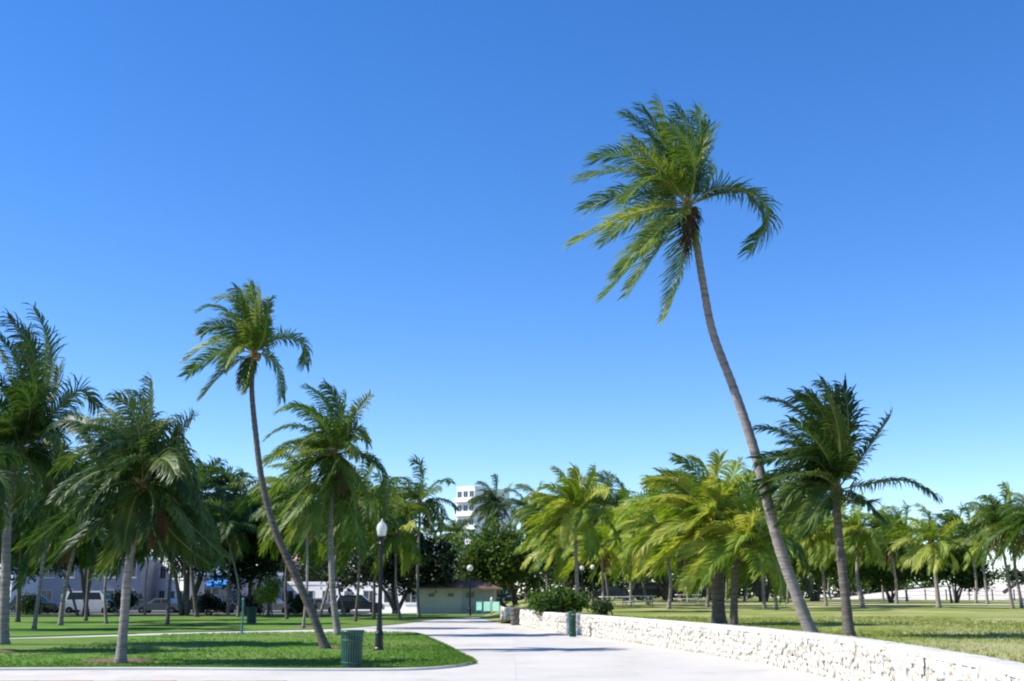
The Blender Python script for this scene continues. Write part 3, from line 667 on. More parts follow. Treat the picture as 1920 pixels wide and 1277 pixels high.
G = [
 # left side
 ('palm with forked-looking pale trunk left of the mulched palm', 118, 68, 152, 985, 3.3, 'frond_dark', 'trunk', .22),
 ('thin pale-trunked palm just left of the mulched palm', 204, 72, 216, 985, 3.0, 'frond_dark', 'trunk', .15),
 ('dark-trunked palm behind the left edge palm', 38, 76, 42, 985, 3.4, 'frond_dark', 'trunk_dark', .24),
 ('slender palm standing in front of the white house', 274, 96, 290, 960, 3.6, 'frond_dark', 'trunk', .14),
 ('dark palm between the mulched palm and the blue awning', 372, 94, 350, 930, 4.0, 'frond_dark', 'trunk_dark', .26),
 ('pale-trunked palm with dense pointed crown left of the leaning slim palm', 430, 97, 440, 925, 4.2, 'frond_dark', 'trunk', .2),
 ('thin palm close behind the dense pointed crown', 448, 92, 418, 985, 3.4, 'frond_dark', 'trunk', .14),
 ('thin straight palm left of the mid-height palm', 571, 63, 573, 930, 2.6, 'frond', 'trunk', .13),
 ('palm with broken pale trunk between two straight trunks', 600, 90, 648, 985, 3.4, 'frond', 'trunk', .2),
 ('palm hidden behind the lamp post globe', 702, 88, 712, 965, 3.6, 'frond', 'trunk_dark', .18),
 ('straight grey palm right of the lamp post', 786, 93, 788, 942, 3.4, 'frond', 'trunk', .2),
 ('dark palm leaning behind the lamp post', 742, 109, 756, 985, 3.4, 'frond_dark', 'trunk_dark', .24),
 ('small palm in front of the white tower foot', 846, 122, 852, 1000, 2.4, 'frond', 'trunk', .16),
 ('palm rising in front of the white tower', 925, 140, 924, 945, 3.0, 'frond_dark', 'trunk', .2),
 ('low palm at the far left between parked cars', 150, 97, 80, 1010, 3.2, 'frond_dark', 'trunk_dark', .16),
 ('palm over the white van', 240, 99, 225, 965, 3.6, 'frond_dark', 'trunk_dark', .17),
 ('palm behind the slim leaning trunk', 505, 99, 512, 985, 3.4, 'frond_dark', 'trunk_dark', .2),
 # centre and right
 ('dark palm behind the sea grape tree', 985, 128, 988, 955, 3.3, 'frond_dark', 'trunk_dark', .18),
 ('palm leaning left behind the yellowish palm', 1025, 120, 1018, 965, 3.4, 'frond', 'trunk', .17),
 ('dark upright palm right of the yellowish palm', 1142, 100, 1138, 950, 3.0, 'frond_dark', 'trunk_dark', .18),
 ('small palm above the picnic tables', 1182, 92, 1178, 1000, 3.4, 'frond_yellow', 'trunk', .17),
 ('pale-trunked yellow-green palm left of the bushy palm', 1253, 72, 1236, 985, 3.2, 'frond_yellow', 'trunk', .19),
 ('second pale trunk palm behind the bushy palm', 1215, 84, 1205, 1010, 3.0, 'frond_yellow', 'trunk_dark', .17),
 ('palm between the bushy palm and the leaning tall trunk', 1432, 76, 1440, 965, 3.3, 'frond', 'trunk', .18),
 ('far palm below the crossing of the tall leaning trunk', 1475, 92, 1478, 1000, 3.2, 'frond_yellow', 'trunk', .17),
 ('thin palm just left of the dark wind-torn trunk', 1548, 82, 1535, 1000, 2.8, 'frond_yellow', 'trunk', .17),
 ('yellow-green palm just right of the dark wind-torn trunk', 1617, 78, 1608, 1000, 2.2, 'frond_yellow', 'trunk', .2),
 ('stout pale palm standing alone on the east lawn', 1758, 76, 1746, 1020, 2.4, 'frond_yellow', 'trunk', .24),
 ('palm behind the stout pale palm', 1828, 96, 1815, 1005, 2.5, 'frond', 'trunk', .18),
 ('left one of the twin leaning palms at the right edge', 1896, 74, 1872, 990, 2.3, 'frond', 'trunk', .17),
 ('right one of the twin leaning palms at the right edge', 1914, 76, 1892, 978, 2.4, 'frond_yellow', 'trunk', .17),
 ('rightmost palm cut by the right edge', 1955, 70, 1940, 980, 2.2, 'frond', 'trunk', .18),
 ('far palm at the edge of the beach dune', 1700, 108, 1692, 1000, 2.7, 'frond_yellow', 'trunk', .17),
 ('far palm behind the yellowish palm crown', 1105, 118, 1108, 985, 3.6, 'frond_dark', 'trunk', .18),
 ('far palm between the bushy palm and the picnic tables', 1290, 104, 1288, 960, 3.8, 'frond', 'trunk', .18),
 ('far palm left of the tall leaning trunk foot', 1395, 112, 1400, 985, 3.8, 'frond_yellow', 'trunk', .18),
 ('far palm between tall leaning trunk and dark trunk', 1520, 114, 1515, 975, 3.6, 'frond', 'trunk', .18),
 ('distant dark palm at the left of the dune fence', 1655, 122, 1650, 1000, 2.9, 'frond_dark', 'trunk', .18),
 ('palm behind the left edge palm trunk reaching lower', 70, 62, 95, 935, 3.2, 'frond_dark', 'trunk', .17),
 ('palm filling the gap right of the mulched palm', 318, 70, 335, 955, 3.3, 'frond_dark', 'trunk_dark', .17),
 ('droopy palm behind the mulched palm crown', 165, 80, 180, 925, 3.8, 'frond_dark', 'trunk_dark', .18),
 ('palm right behind the leaning slim trunk foot', 540, 84, 548, 965, 3.3, 'frond', 'trunk_dark', .17),
 ('palm between mid-height palm and lamp post', 668, 78, 676, 945, 3.2, 'frond', 'trunk_dark', .16),
 ('short palm under the mid-height palm crown', 648, 98, 615, 1000, 3.4, 'frond_yellow', 'trunk', .16),
 ('short yellowish palm left of the straight grey palm', 752, 86, 742, 1005, 3.0, 'frond_yellow', 'trunk', .16),
 ('short palm under the yellowish palm', 1060, 82, 1048, 1020, 2.8, 'frond_yellow', 'trunk', .15),
 ('short yellow palm right of the yellowish palm', 1130, 76, 1128, 1025, 2.6, 'frond_yellow', 'trunk', .15),
 ('palm behind the pale-trunked yellow-green palm', 1170, 108, 1165, 965, 3.6, 'frond', 'trunk', .17),
 ('short palm behind the thick dark trunk', 1325, 78, 1318, 1030, 3.0, 'frond_yellow', 'trunk', .16),
 ('short palm behind the tall leaning trunk', 1455, 70, 1448, 1020, 2.7, 'frond', 'trunk', .16),
 ('palm low behind the dark wind-torn trunk', 1580, 98, 1572, 1000, 3.3, 'frond_yellow', 'trunk', .17),
 ('palm between dark trunk and stout pale palm', 1680, 88, 1668, 1018, 2.3, 'frond', 'trunk', .17),
 ('small far palm left of the right edge pair', 1850, 90, 1838, 1025, 1.9, 'frond_yellow', 'trunk', .16),
 ('palm at the far left whose trunk stands beyond the picture edge, near lawn', -95, 38, -90, 890, 2.6, 'frond_dark', 'trunk', .17),
 ('palm at the far left whose trunk stands beyond the far lawn edge', -120, 60, -110, 900, 3.2, 'frond_dark', 'trunk', .18),
 ('distant palm showing above the dune', 1790, 118, 1785, 1000, 2.6, 'frond_dark', 'trunk', .17),
]
for k in range(16):
    px = 1150 + k * 31 + rnd.uniform(-9, 9)
    G.append(('thin pale-trunked palm among the many of the far grove behind the wall', px, rnd.uniform(118, 140), px + rnd.uniform(-14, 6), rnd.uniform(1035, 1062), rnd.uniform(2.0, 2.8), rnd.choice(('frond', 'frond_yellow')), 'trunk', .2))
for (lb, px, Y, cx_, cy_, R, tone, tm, r0) in G: palm(lb, px, Y, cx_, cy_, R, tone, tm, r0=r0, bow=rnd.uniform(-.3, .3))

# ------------------------------------------------------------------ broadleaf trees and shrubs
def foliage(name, blobs, n, size, mat, parent, seed, kind=None):
    """leaf faces gathered in clumps through the volume of several uneven lobes"""
    g = np.random.default_rng(seed); V = []; vol = np.array([b[3] * b[4] * b[5] for b in blobs]) ** .7; pr = vol / vol.sum()
    cl = []
    nc = max(20, n // 26)
    for _ in range(nc):
        b = blobs[g.choice(len(blobs), p=pr)]; d = unit(g.normal(0, 1, 3)); r = g.uniform(.35, 1.0) ** .45
        cl.append(np.array(b[:3]) + d * r * np.array(b[3:6]) * g.uniform(.88, 1.1))
    cl = np.array(cl); ci = g.integers(0, nc, n); c = cl[ci] + g.normal(0, 1, (n, 3)) * size * 1.5
    nrm = unit(g.normal(0, 1, (n, 3)) + np.array([0, 0, .8])); a = unit(np.cross(nrm, g.normal(0, 1, (n, 3)))); b_ = np.cross(nrm, a)
    s = size * g.uniform(.5, 1.1, n)[:, None]
    Q = np.stack([c - a * s, c - b_ * s * .55 + nrm * s * .12, c + a * s, c + b_ * s * .55 + nrm * s * .12], 1).reshape(-1, 3)
    Fc = np.arange(4 * n).reshape(-1, 4)
    o = mesh_obj(name, Q.tolist(), Fc.tolist(), mat, parent)
    if kind: o['kind'] = kind
    return o
def tree(label, px, Y, boxpx, depth, n, size, mat, seed, z=None, stems=3, cat='tree', name='sea_grape_tree', r=.22, skirt=.25):
    """boxpx: crown bounds in the photograph (x0, x1, y0, y1), turned into metres at depth Y"""
    z = (h_right(Y) if px > 985 else .03) if z is None else z
    org = Vector((xat(px, Y), Y, z)); x0, x1, y0, y1 = boxpx; A = at(x0, y1, Y) - org; B = at(x1, y0, Y) - org
    t = thing(name, label, cat, org); g = random.Random(seed); W = B.x - A.x; H = B.z - A.z; blobs = []
    for _ in range(9):
        u = g.uniform(.15, .85); vv = g.uniform(.15, .8); hr = .5 - abs(u - .5) * .5
        blobs.append((A.x + W * u, g.uniform(-.5, .5) * depth, A.z + H * (skirt * 0 + vv * (1 - abs(u - .5) * .5)), W * g.uniform(.16, .3), depth * g.uniform(.3, .5), H * g.uniform(.16, .28)))
    blobs.append((A.x + W * .5, 0, A.z + H * .5, W * .38, depth * .6, H * .38)); blobs.append((A.x + W * .47, 0, A.z + H * .78, W * .2, depth * .4, H * .2))
    foliage('crown', blobs, n, size, mat, t, seed)
    for k in range(stems):
        b = g.choice(blobs); q = Vector((b[0], b[1], max(.8, b[2]))); s = Vector((g.uniform(-.3, .3) * (stems > 1), g.uniform(-.3, .3), -.05))
        md = s.lerp(q, .45) + Vector((g.uniform(-.25, .25), g.uniform(-.2, .2), .2)); ln = smooth_line([s, md, q], 5)
        MB().tube(ln, [r * (1 - .7 * i / (len(ln) - 1)) for i in range(len(ln))], 8).build('trunk' if k == 0 else 'limb', M['bark'], t, True)
    return t
tree('round dense sea grape tree in the centre behind the mint boards', 965, 116, (845, 1028, 975, 1112), 3.6, 12000, .25, M['leaf'], 41, z=.03, stems=4)
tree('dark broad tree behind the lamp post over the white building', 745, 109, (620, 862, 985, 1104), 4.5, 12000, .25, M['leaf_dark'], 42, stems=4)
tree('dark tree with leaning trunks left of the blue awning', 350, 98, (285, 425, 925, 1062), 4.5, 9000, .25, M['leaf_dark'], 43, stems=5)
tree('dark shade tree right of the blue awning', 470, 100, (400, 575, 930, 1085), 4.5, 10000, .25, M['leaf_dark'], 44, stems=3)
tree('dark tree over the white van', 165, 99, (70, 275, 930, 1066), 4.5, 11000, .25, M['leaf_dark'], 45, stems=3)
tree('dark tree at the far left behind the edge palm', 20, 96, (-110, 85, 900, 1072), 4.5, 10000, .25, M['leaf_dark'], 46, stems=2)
tree('small bright lime shrub tree beside the leaning slim palm', 507, 92, (482, 532, 1085, 1130), 1.4, 1500, .13, M['leaf_lime'], 47, stems=2, r=.08, name='lime_shrub', cat='shrub')
tree('glossy green hedge bush behind the wall near the rock pillar', 1046, 61, (996, 1104, 1104, 1153), 1.4, 6000, .11, M['leaf'], 49, stems=3, r=.05, name='hedge_bush', cat='shrub')
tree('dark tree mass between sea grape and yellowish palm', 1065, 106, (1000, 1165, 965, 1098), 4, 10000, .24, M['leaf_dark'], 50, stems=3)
tree('olive sea grape left of the stout pale palm', 1668, 98, (1615, 1745, 1020, 1098), 3, 7000, .2, M['leaf'], 51, stems=4, r=.12)
tree('olive sea grape right of the stout pale palm', 1790, 98, (1740, 1850, 1030, 1095), 3, 6000, .2, M['leaf'], 52, stems=4, r=.12)
tree('green tree behind the bushy yellow-green palm', 1260, 112, (1140, 1340, 950, 1078), 4, 10000, .24, M['leaf'], 53, stems=4)
tree('broad tree right of the bushy yellow-green palm', 1430, 110, (1340, 1480, 970, 1082), 4, 8000, .23, M['leaf'], 54, stems=4)
tree('green tree seen between the tall trunk and the dark trunk', 1530, 108, (1455, 1650, 990, 1082), 3.5, 8000, .22, M['leaf'], 55, stems=4)
tree('low dark shrub on the dune at the right edge', 1880, 128, (1850, 1960, 1068, 1092), 2, 1800, .2, M['leaf_dark'], 56, z=2.0, stems=1, name='dune_shrub', cat='shrub')
tree('small dark shrub at the wall right of the slim bin', 1145, 58, (1108, 1150, 1122, 1152), .8, 1200, .09, M['leaf_dark'], 57, stems=2, r=.04, name='shrub', cat='shrub')
for k, (px, x0, x1, y0, lb) in enumerate(((55, 20, 100, 1112, 'low dark shrub before the dark blue car'), (232, 195, 262, 1108, 'low dark shrub right of the white van'), (398, 355, 440, 1112, 'low dark shrub before the plum-coloured car'), (560, 535, 592, 1116, 'low dark shrub right of the silver sedan'), (470, 440, 500, 1118, 'low dark shrub behind the small far bin'))):
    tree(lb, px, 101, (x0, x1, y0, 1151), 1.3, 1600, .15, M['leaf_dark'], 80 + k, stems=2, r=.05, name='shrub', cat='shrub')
# the wood far behind, one mass
def wood(name, label, pa, pb, Y, ytop, n, mat, seed, z0=0.0):
    g = random.Random(seed); bl = []; x = xat(pa, Y); xe = xat(pb, Y)
    while x < xe:
        w = g.uniform(3.5, 7); zt = at(0, ytop + g.uniform(-12, 28), Y).z; bl.append((x + w / 2, Y + g.uniform(-4, 4), z0 + (zt - z0) * .5, w * .75, 2.5, (zt - z0) * .5)); x += w * .7
    o = foliage(name, bl, n, .36, mat, None, seed); return tag(o, label, 'wood', kind='stuff')
wood('distant_wood', 'dark far-off belt of trees behind the street and buildings', -120, 1120, 160, 1000, 34000, M['leaf_dark'], 71)
wood('distant_thicket', 'far-off olive thicket behind the grove of the east lawn', 1110, 1700, 158, 1020, 24000, M['leaf'], 72, 1.0)

# ------------------------------------------------------------------ street furniture
def lamp_post(label, px, Y, H, z=.03, globe=.24, detail=True, style='acorn'):
    t = thing('street_lamp', label, 'street lamp', (xat(px, Y), Y, z), 0, 'park lamp posts')
    k = H / 4.3
    MB().lathe([(.16 * k, -.05), (.16 * k, .08), (.135 * k, .12), (.125 * k, .5 * k), (.14 * k, .54 * k), (.10 * k, .64 * k), (.085 * k, .95 * k)], 16).build('base', M['black'], t, False)
    b = MB(); n = 16; prof = [(.075 * k, .95 * k), (.058 * k, H - .95 * k)]; v = []; f = []
    for r, zz in prof:
        for i in range(n * 2): a = math.pi * i / n; q = r * (1 if i % 2 else .86); v.append((q * math.cos(a), q * math.sin(a), zz))
    for i in range(n * 2): j = (i + 1) % (n * 2); f.append((i, j, n * 2 + j, n * 2 + i))
    b.add(v, f); b.build('shaft', M['black'], t)
    zt = H - .95 * k
    MB().lathe([(.07 * k, zt), (.10 * k, zt + .04), (.075 * k, zt + .08), (.075 * k, zt + .16), (.15 * k, zt + .24), (.15 * k, zt + .28)], 16).build('capital', M['black'], t)
    g0 = zt + .28
    if style == 'acorn': pr = [(.11 * k, 0), (.14 * k, .05 * k), (.165 * k, .22 * k), (.17 * k, .28 * k), (.145 * k, .38 * k), (.05 * k, .48 * k)]
    else: pr = [(.06 * k, 0)] + [(.27 * k * math.sin(.25 + 2.75 * i / 9), .27 * k * (1 - math.cos(.25 + 2.75 * i / 9))) for i in range(10)]
    MB().lathe([(r, g0 + zz) for r, zz in pr], 20).build('globe', M['globe'], t, True)
    if style == 'acorn': MB().lathe([(.05 * k, g0 + .48 * k), (.04 * k, g0 + .50 * k), (.02 * k, g0 + .52 * k), (.028 * k, g0 + .54 * k), (.004, g0 + .58 * k)], 10).build('finial', M['white'], t, True)
    return t
lp = gp(713, 1222)
lamp_post('black lamp post with white acorn globe on the near lawn', 713, lp.y, 4.45)
lamp_post('distant lamp post with round white globe before the tiled roof building', 881, 99, 4.4, style='ball')
lamp_post('left lamp of the pair of round white globes behind the hedge bush', 1092, 92, 3.0, h_right(92), style='ball')
lamp_post('right lamp of the pair of round white globes behind the hedge bush', 1112, 90, 3.05, h_right(90), style='ball')

def litter_bin(label, px, Y, H, R, nsl=26, z=.035, rim=1.12):
    t = thing('litter_bin', label, 'litter bin', (xat(px, Y), Y, z), .1)
    MB().lathe([(R * .82, .05), (R * .9, H * .86), (R * .86, H * .86), (R * .8, .07)], 20).build('liner', M['green_dark'], t, True)
    MB().lathe([(R * .98, 0), (R * .98, .05), (R * .7, .06), (R * .7, 0.0)], 24).build('base', M['green_paint'], t)
    sl = None
    for i in range(nsl):
        a = 2 * math.pi * i / nsl
        if sl is None:
            w = math.pi * R / nsl * .62; v = []; f = []
            for rr, zz in ((R * .97, .03), (R * .97, H * .55), (R * 1.0, H * .8), (R * 1.08, H * .95)):
                v += [(rr, -w, zz), (rr, w, zz), (rr - .012, w, zz), (rr - .012, -w, zz)]
            for k in range(3):
                for q in range(4): f.append((k * 4 + q, k * 4 + (q + 1) % 4, k * 4 + 4 + (q + 1) % 4, k * 4 + 4 + q))
            f += [(3, 2, 1, 0), (12, 13, 14, 15)]; o = sl = mesh_obj('slat', v, f, M['green_paint'], t)
        else: o = link(sl.copy(), t)
        o.rotation_euler = (0, 0, a)
    for zz, rr in ((H * .16, R * .985), (H * .74, R * .995)):
        MB().lathe([(rr + .004, zz - .02), (rr + .012, zz), (rr + .004, zz + .02), (rr - .012, zz + .02), (rr - .012, zz - .02)], 26, cap=False).build('band', M['green_paint'], t)
    MB().lathe([(R * 1.06, H * .93), (R * rim, H * .94), (R * (rim + .02), H * .97), (R * rim, H), (R * .84, H * .985), (R * .8, H * .95), (R * .8, H * .9)], 28, cap=False).build('rim', M['green_paint'], t, True)
    return t
bp = gp(663, 1256)
litter_bin('dark green slatted steel bin at the edge of the near lawn', 663, bp.y, .94, .275, z=.035)
b2 = gp(1084, 1188)
litter_bin('slim dark green bin on the path against the curved wall', 1073, 51.5, 1.1, .16, 18, z=0.0)
litter_bin('small dark green bin far back on the lawn beside the teal post', 474, 72, 1.0, .3, 20)
# teal post
q = gp(453, 1190); t = thing('marker_post', 'thin teal post standing on the far side of the footway', 'post', (q.x, q.y, .03))
MB().lathe([(.11, -.04), (.11, .03), (.05, .05), (.042, 1.5), (.042, 1.52)], 12).build('shaft', M['teal'], t, False)
MB().lathe([(.06, 1.52), (.07, 1.55), (.055, 1.62), (.01, 1.66)], 12).build('cap', M['teal'], t, True)
MB().box(-.035, .035, -.09, -.045, 1.05, 1.3, 0, .008).build('plate', M['teal'], t)
# mint notice boards
def board(label, px, Y, w, h, z0, rz, two_p, mat='mint'):
    t = thing('notice_board', label, 'notice board', (xat(px, Y), Y, .0), rz, 'mint notice boards')
    if two_p:
        for s in (-1, 1):
            x0, x1 = (-w, -.09) if s < 0 else (.09, w)
            p = MB().box(x0, x1, -.04, .03, z0, z0 + h, 0, .015).build('panel', M[mat], t)
            MB().box(x0 + .05, x1 - .05, -.052, -.042, z0 + .06, z0 + h - .06, 0, .003).build('sheet', M['mint'], p)
            MB().box(s * w * .86 - .03, s * w * .86 + .03, -.02, .02, 0, z0 - .002).build('leg', M['teal'], t)
        MB().lathe([(.075, 0), (.07, z0 + h + .02), (.1, z0 + h + .06), (.13, z0 + h + .2), (.1, z0 + h + .33), (.03, z0 + h + .4)], 12).build('post', M['white'], t, True)
    else:
        p = MB().box(-w, w, -.04, .03, z0, z0 + h, 0, .015).build('panel', M['teal'], t)
        MB().box(-w + .07, w - .07, -.052, -.042, z0 + .07, z0 + h - .07, 0, .003).build('sheet', M['mint'], p)
        for s in (-1, 1): MB().box(s * w * .85 - .03, s * w * .85 + .03, -.02, .02, 0, z0 - .002).build('leg', M['teal'], t)
    return t
board('mint double-panel board on a white post at the path end', 922, 98.5, .78, .82, .35, -.5, True)
board('smaller teal-framed board left of the mint double panel', 899, 98.5, .33, .8, .4, -.5, False)
# picnic tables under the palms
def picnic(label, px, Y, rz, top='white'):
    z = h_right(Y); t = thing('picnic_table', label, 'picnic table', (xat(px, Y), Y, z), rz, 'picnic tables under the palms')
    for k in range(4): MB().box(-.95, .95, -.38 + k * .195, -.38 + k * .195 + .175, .72, .76, 0, .006).build('plank', M[top], t)
    for s in (-1, 1): MB().box(-.95, .95, s * .68 - .13, s * .68 + .13, .42, .46, 0, .006).build('seat', M[top], t)
    for x in (-.65, .65):
        for s in (-1, 1): MB().tube([(x, s * .5, 0), (x, s * .2, .715)], .035, 6).build('leg', M['wood'], t)
        MB().box(x - .02, x + .02, -.78, .78, .35, .415).build('crossbar', M['wood'], t)
    return t
picnic('white-topped picnic table left of the others behind the wall', 1152, 74, .2)
picnic('white-topped picnic table right of the lone pale trunk', 1203, 78, -.3)
picnic('picnic table furthest right before the bushy palm', 1290, 88, .1)
# post-and-rope fence along the dune
t = thing('rope_fence', 'low post and rope fence along the foot of the sand dune', 'fence', (0, 0, 0), 0)
pp = [(41 + i * 2.2, 119.5 + .6 * math.sin(i)) for i in range(22)]
for x, y in pp: MB().lathe([(.07, -.1), (.07, 1.1), (.05, 1.16)], 7, (x, y, h_right(y))).build('post', M['wood'], t)
for hz in (.6, 1.0):
    ln = []
    for (x0, y0), (x1, y1) in zip(pp, pp[1:]):
        for k in range(4): u = k / 4; ln.append((x0 + (x1 - x0) * u, y0 + (y1 - y0) * u, h_right(119) + hz - .12 * 4 * u * (1 - u)))
    MB().tube(ln, .02, 5).build('rope', M['wood'], t)

# ------------------------------------------------------------------ parked cars
def car(label, px, Y, col, kind='sedan', rz=0.0, z=.006):
    t = thing('parked_car', label, 'van' if kind == 'van' else 'car', (xat(px, Y), Y, z), rz, 'cars parked along the street')
    if kind == 'sedan': low = [(-2.2, .35), (-2.25, .6), (-2.1, .88), (-1.5, .95), (1.0, .95), (1.9, .8), (2.2, .62), (2.22, .35)]; gh = [(-1.55, .93), (-.95, 1.42), (.35, 1.44), (1.1, .93)]
    elif kind == 'suv': low = [(-2.2, .4), (-2.25, .7), (-2.2, 1.05), (-1.9, 1.1), (.9, 1.1), (1.95, .98), (2.2, .75), (2.22, .4)]; gh = [(-2.1, 1.08), (-1.85, 1.68), (.1, 1.74), (.95, 1.08)]
    else: low = [(-2.5, .4), (-2.55, .8), (-2.5, 1.2), (-2.2, 1.25), (1.6, 1.25), (2.3, 1.05), (2.5, .75), (2.5, .4)]; gh = [(-2.45, 1.23), (-2.35, 2.05), (1.0, 2.1), (1.75, 1.23)]
    def loft(pr, w0, w1):
        n = len(pr); zs = [p[1] for p in pr]; za, zb = min(zs), max(zs); v = []
        for s in (-1, 1):
            for x, zz in pr: v.append((x, s * (w0 + (w1 - w0) * (zz - za) / (zb - za)), zz))
        f = [tuple(range(n)), tuple(range(2 * n - 1, n - 1, -1))] + [(i, n + i, n + (i + 1) % n, (i + 1) % n) for i in range(n)]
        return v, f
    v, f = loft(low, .88, .84); MB().add(v, [tuple(reversed(q)) for q in f]).build('body', M[col], t)
    v, f = loft(gh, .80, .62); cab = MB().add(v, [tuple(reversed(q)) for q in f]).build('cabin', M[col], t)
    zb, zt = gh[0][1] + .07, gh[1][1] - .09; xs = [gh[0][0] + .45, gh[0][0] + .45 + (gh[3][0] - gh[0][0] - .95) * .5, gh[3][0] - .5]
    for s in (-1, 1):
        for a, b_ in ((xs[0], xs[1] - .05), (xs[1] + .03, xs[2])):
            wv = []
            for x, zz in ((a, zb), (b_, zb), (b_ - (.28 if b_ == xs[2] else 0), zt), (a + (.2 if a == xs[0] else 0), zt)):
                y = .80 - .18 * (zz - gh[0][1]) / (gh[1][1] - gh[0][1]) + .012; wv.append((x, s * y, zz))
            mesh_obj('side_window', wv, [(0, 1, 2, 3) if s < 0 else (3, 2, 1, 0)], M['glass'], cab)
    for (xa, za), (xb, zb2), nm in ((gh[3], gh[2], 'windscreen'), (gh[0], gh[1], 'rear_window')):
        e = .012 if xa > 0 else -.012; wv = []
        for u, w_ in ((.12, .7), (.9, .56)):
            for s in (-1, 1): wv.append((xa + (xb - xa) * u + e, s * w_, za + (zb2 - za) * u + .01))
        mesh_obj(nm, wv, [(0, 1, 3, 2)], M['glass'], cab)
    for x in (low[0][0] + .85, low[-1][0] - .85):
        for s in (-1, 1):
            o = MB().lathe([(.2, -.11), (.32, -.11), (.34, -.07), (.34, .07), (.32, .11), (.2, .11)], 16).build('wheel', M['tyre'], t, False)
            o.location = (x, s * .82, .34); o.rotation_euler = (math.pi / 2, 0, 0)
            MB().lathe([(.21, -.09), (.21, -.10), (.06, -.115), (.06, .115), (.21, .10), (.21, .09)], 12).build('rim', M['rim'], o)
    for s in (-1, 1):
        MB().box(low[-1][0] - .12, low[-1][0] + .02, s * .62 - .16, s * .62 + .16, .6, .74, 0, .02).build('headlight', M['light_w'], t)
        MB().box(low[0][0] - .06, low[0][0] + .1, s * .66 - .12, s * .66 + .12, .66, .86, 0, .02).build('taillight', M['light_r'], t)
    return t
car('dark blue car parked at the far left under the trees', 72, 106, 'car_dark', 'suv')
car('white van parked behind the pale-trunked palms', 172, 107, 'car_white', 'van')
car('grey sedan parked left of the dark leaning tree', 302, 106, 'car_grey', 'sedan', math.pi)
car('plum-coloured car parked below the blue awning', 402, 106, 'car_plum', 'suv')
car('silver sedan parked right of the blue awning', 512, 106.5, 'car_silver', 'sedan')
car('black car parked before the white building behind the bin', 676, 108, 'car_black', 'suv')
car('pale silver car parked half behind the straight trunks', 598, 108, 'car_silver', 'sedan')
car('dark car parked far behind the picnic tables', 1150, 116, 'car_dark', 'sedan', 0, h_right(116))
car('black car parked far behind the lone pale trunk', 1225, 116, 'car_black', 'suv', 0, h_right(116))
car('grey car parked far left of the thick dark trunk', 1310, 118, 'car_plum', 'sedan', 0, h_right(116))

# ------------------------------------------------------------------ buildings
def building(label, name, px0, px1, Y, ytop, depth, wall, nw, nf, rz=0.0, win=(1.1, 1.3), parapet=.35, door=True, awning=None, z=0.0, slabs=False):
    x0, x1 = xat(px0, Y), xat(px1, Y); W = x1 - x0; H = at(px0, ytop, Y).z - z
    t = thing(name, label, 'building', ((x0 + x1) / 2, Y, z), rz); wm = M[wall]; hw = W / 2
    MB().box(-hw, hw, 0, depth, -.1, H, 0, .0).build('wall', wm, t)
    pr = MB(); pr.box(-hw - .06, hw + .06, -.06, depth + .06, H + .002, H + parapet, 0, .03); pr.build('parapet', M['white'], t)
    fh = H / nf
    for j in range(nf):
        for i in range(nw):
            cx = -hw + (i + .5) * W / nw; cz = j * fh + fh * .55
            if door and j == 0 and i == nw // 2:
                d = MB().box(cx - .5, cx + .5, -.05, -.003, 0.02, 2.1, 0, .01).build('door', M['door'], t); MB().box(cx + .34, cx + .4, -.1, -.052, 1.0, 1.12, 0, .01).build('handle', M['rim'], d); continue
            w2, h2 = win[0] / 2, win[1] / 2
            fr = MB(); fr.box(cx - w2 - .08, cx + w2 + .08, -.06, -.003, cz - h2 - .08, cz - h2); fr.box(cx - w2 - .08, cx + w2 + .08, -.06, -.003, cz + h2, cz + h2 + .08)
            fr.box(cx - w2 - .08, cx - w2, -.06, -.003, cz - h2 + .001, cz + h2 - .001); fr.box(cx + w2, cx + w2 + .08, -.06, -.003, cz - h2 + .001, cz + h2 - .001); fr.box(cx - .03, cx + .03, -.045, -.003, cz - h2 + .001, cz + h2 - .001)
            o = fr.build('window', M['frame'], t); MB().box(cx - w2 + .001, cx + w2 - .001, -.02, -.004, cz - h2 + .002, cz + h2 - .002).build('pane', M['glass'], o)
            MB().box(cx - w2 - .14, cx + w2 + .14, -.12, -.002, cz - h2 - .16, cz - h2 - .082).build('sill', M['white'], o)
        if slabs and j: MB().box(-hw - .03, hw + .03, -1.1, -.002, j * fh - .1, j * fh + .1, 0, .02).build('balcony_slab', M['white'], t); MB().box(-hw, hw, -1.09, -1.03, j * fh + .102, j * fh + .9, 0, .0).build('balcony_front', wm, t)
    # windows on the left flank, facing the sun
    if slabs:
        for j in range(nf):
            for i in range(3):
                y = depth * (i + .5) / 3; cz = j * fh + fh * .55
                MB().box(-hw - .03, -hw - .002, y - .7, y + .7, cz - .6, cz + .6).build('window', M['glass'], t)
    if awning:
        a0, a1, az = awning; v = [(a0, -.004, az + .55), (a1, -.004, az + .55), (a1, -1.5, az), (a0, -1.5, az), (a0, -1.5, az - .25), (a1, -1.5, az - .25), (a0, -.004, az - .02), (a1, -.004, az - .02)]
        mesh_obj('awning', v, [(3, 2, 1, 0), (4, 5, 2, 3), (0, 6, 4, 3), (1, 2, 5, 7)], M['blue'], t)
    return t
building('lilac-grey two-storey house behind the white van', 'house', 30, 262, 123, 1048, 10, 'lilac', 6, 2)
building('narrow white house part at the far left edge', 'house', -60, 34, 121, 1056, 8, 'white', 3, 2, -.45)
building('white sunlit house above the grey sedan', 'house', 268, 378, 126, 1052, 8, 'white', 3, 2, -.75, parapet=.5)
building('low grey shop with a blue awning', 'shop', 376, 500, 123, 1078, 8, 'lilac', 3, 1, 0, (1.6, 1.5), awning=(-2.6, -.6, 2.7))
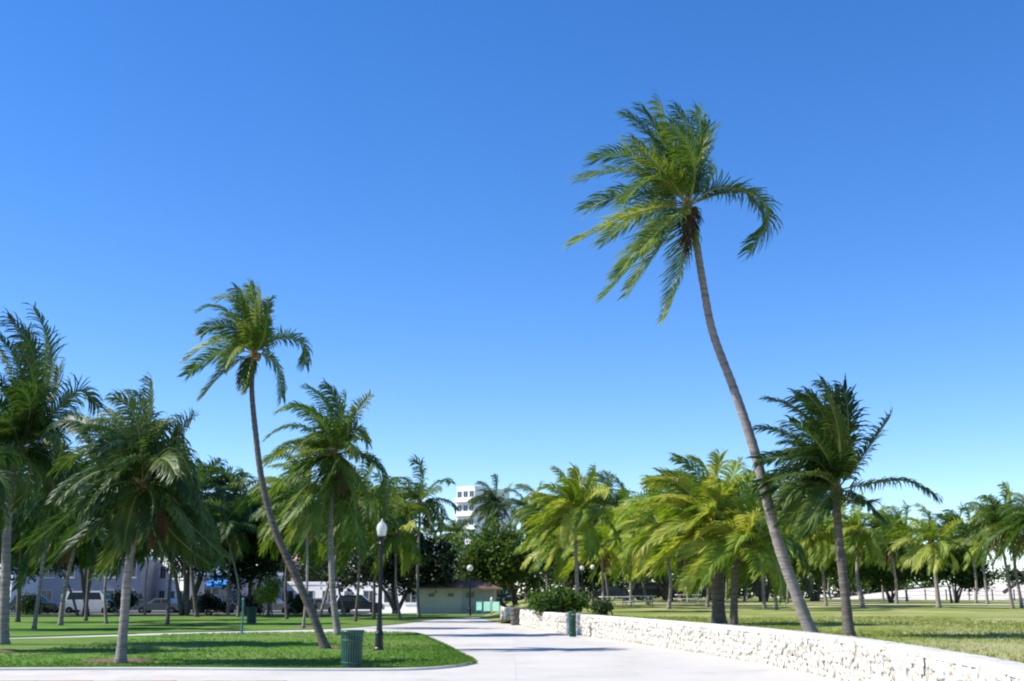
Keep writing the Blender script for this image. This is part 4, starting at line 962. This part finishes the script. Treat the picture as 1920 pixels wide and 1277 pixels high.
building('long low white building behind the black car', 'pavilion', 505, 802, 126, 1097, 7, 'white', 7, 1, -.32, (1.3, 1.2))
building('salmon block showing over the trees behind the leaning slim palm', 'apartment_block', 498, 566, 190, 968, 12, 'salmon', 3, 4, -.5, slabs=True, door=False)
building('white tower lower wing right of its main block', 'hotel_wing', 900, 952, 262, 955, 12, 'white', 3, 6, -.1, door=False, slabs=True)
building('white hotel tower with balconies rising over the trees', 'hotel_tower', 850, 893, 258, 915, 14, 'white', 3, 8, -.6, door=False, slabs=True)
# restroom pavilion with tiled hip roof
Y = 107; x0, x1 = xat(785, Y), xat(930, Y); W = x1 - x0; hw = W / 2
t = thing('roofed_pavilion', 'low pale pavilion with red tiled hip roof at the path end', 'building', ((x0 + x1) / 2, Y, 0), 0)
MB().box(-hw, hw, 0, 5, -.1, 2.3).build('wall', M['greywall'], t)
MB().box(hw - 3.2, hw - .2, -.05, -.003, .02, 2.1).build('shutter_panel', M['lilac'], t)
for cx in (-hw + 1.2, -hw + 3.0, -hw + 4.8): o = MB().box(cx - .35, cx + .35, -.05, -.003, 1.5, 1.95).build('window', M['frame'], t); MB().box(cx - .3, cx + .3, -.058, -.052, 1.55, 1.9).build('pane', M['glass'], o)
e = .6; rf = mesh_obj('roof', [(-hw - e, -e, 2.3), (hw + e, -e, 2.3), (hw + e, 5 + e, 2.3), (-hw - e, 5 + e, 2.3), (-hw + 1.7, 2.5, 3.1), (hw - 1.7, 2.5, 3.1)], [(0, 1, 5, 4), (1, 2, 5), (2, 3, 4, 5), (3, 0, 4), (3, 2, 1, 0)], M['rooftile'], t)
nrow = 10
for k in range(nrow):
    u0, u1 = k / nrow, (k + 1) / nrow; za, zb = 2.3 + .8 * u0 + .05, 2.3 + .8 * u1 + .02; ya, yb = -e + (2.5 + e) * u0 - .03, -e + (2.5 + e) * u1
    xa0, xa1 = -hw - e + (1.7 + e) * u0, hw + e - (1.7 + e) * u0; xb0, xb1 = -hw - e + (1.7 + e) * u1, hw + e - (1.7 + e) * u1
    mesh_obj('tile_course', [(xa0, ya, za - .05), (xa1, ya, za - .05), (xa1, ya, za), (xa0, ya, za), (xb1, yb, zb), (xb0, yb, zb)], [(0, 1, 2, 3), (3, 2, 4, 5)], M['rooftile'], rf)
MB().box(-hw - e - .02, hw + e + .02, -e - .06, -e - .001, 2.2, 2.33).build('fascia', M['wood'], t)
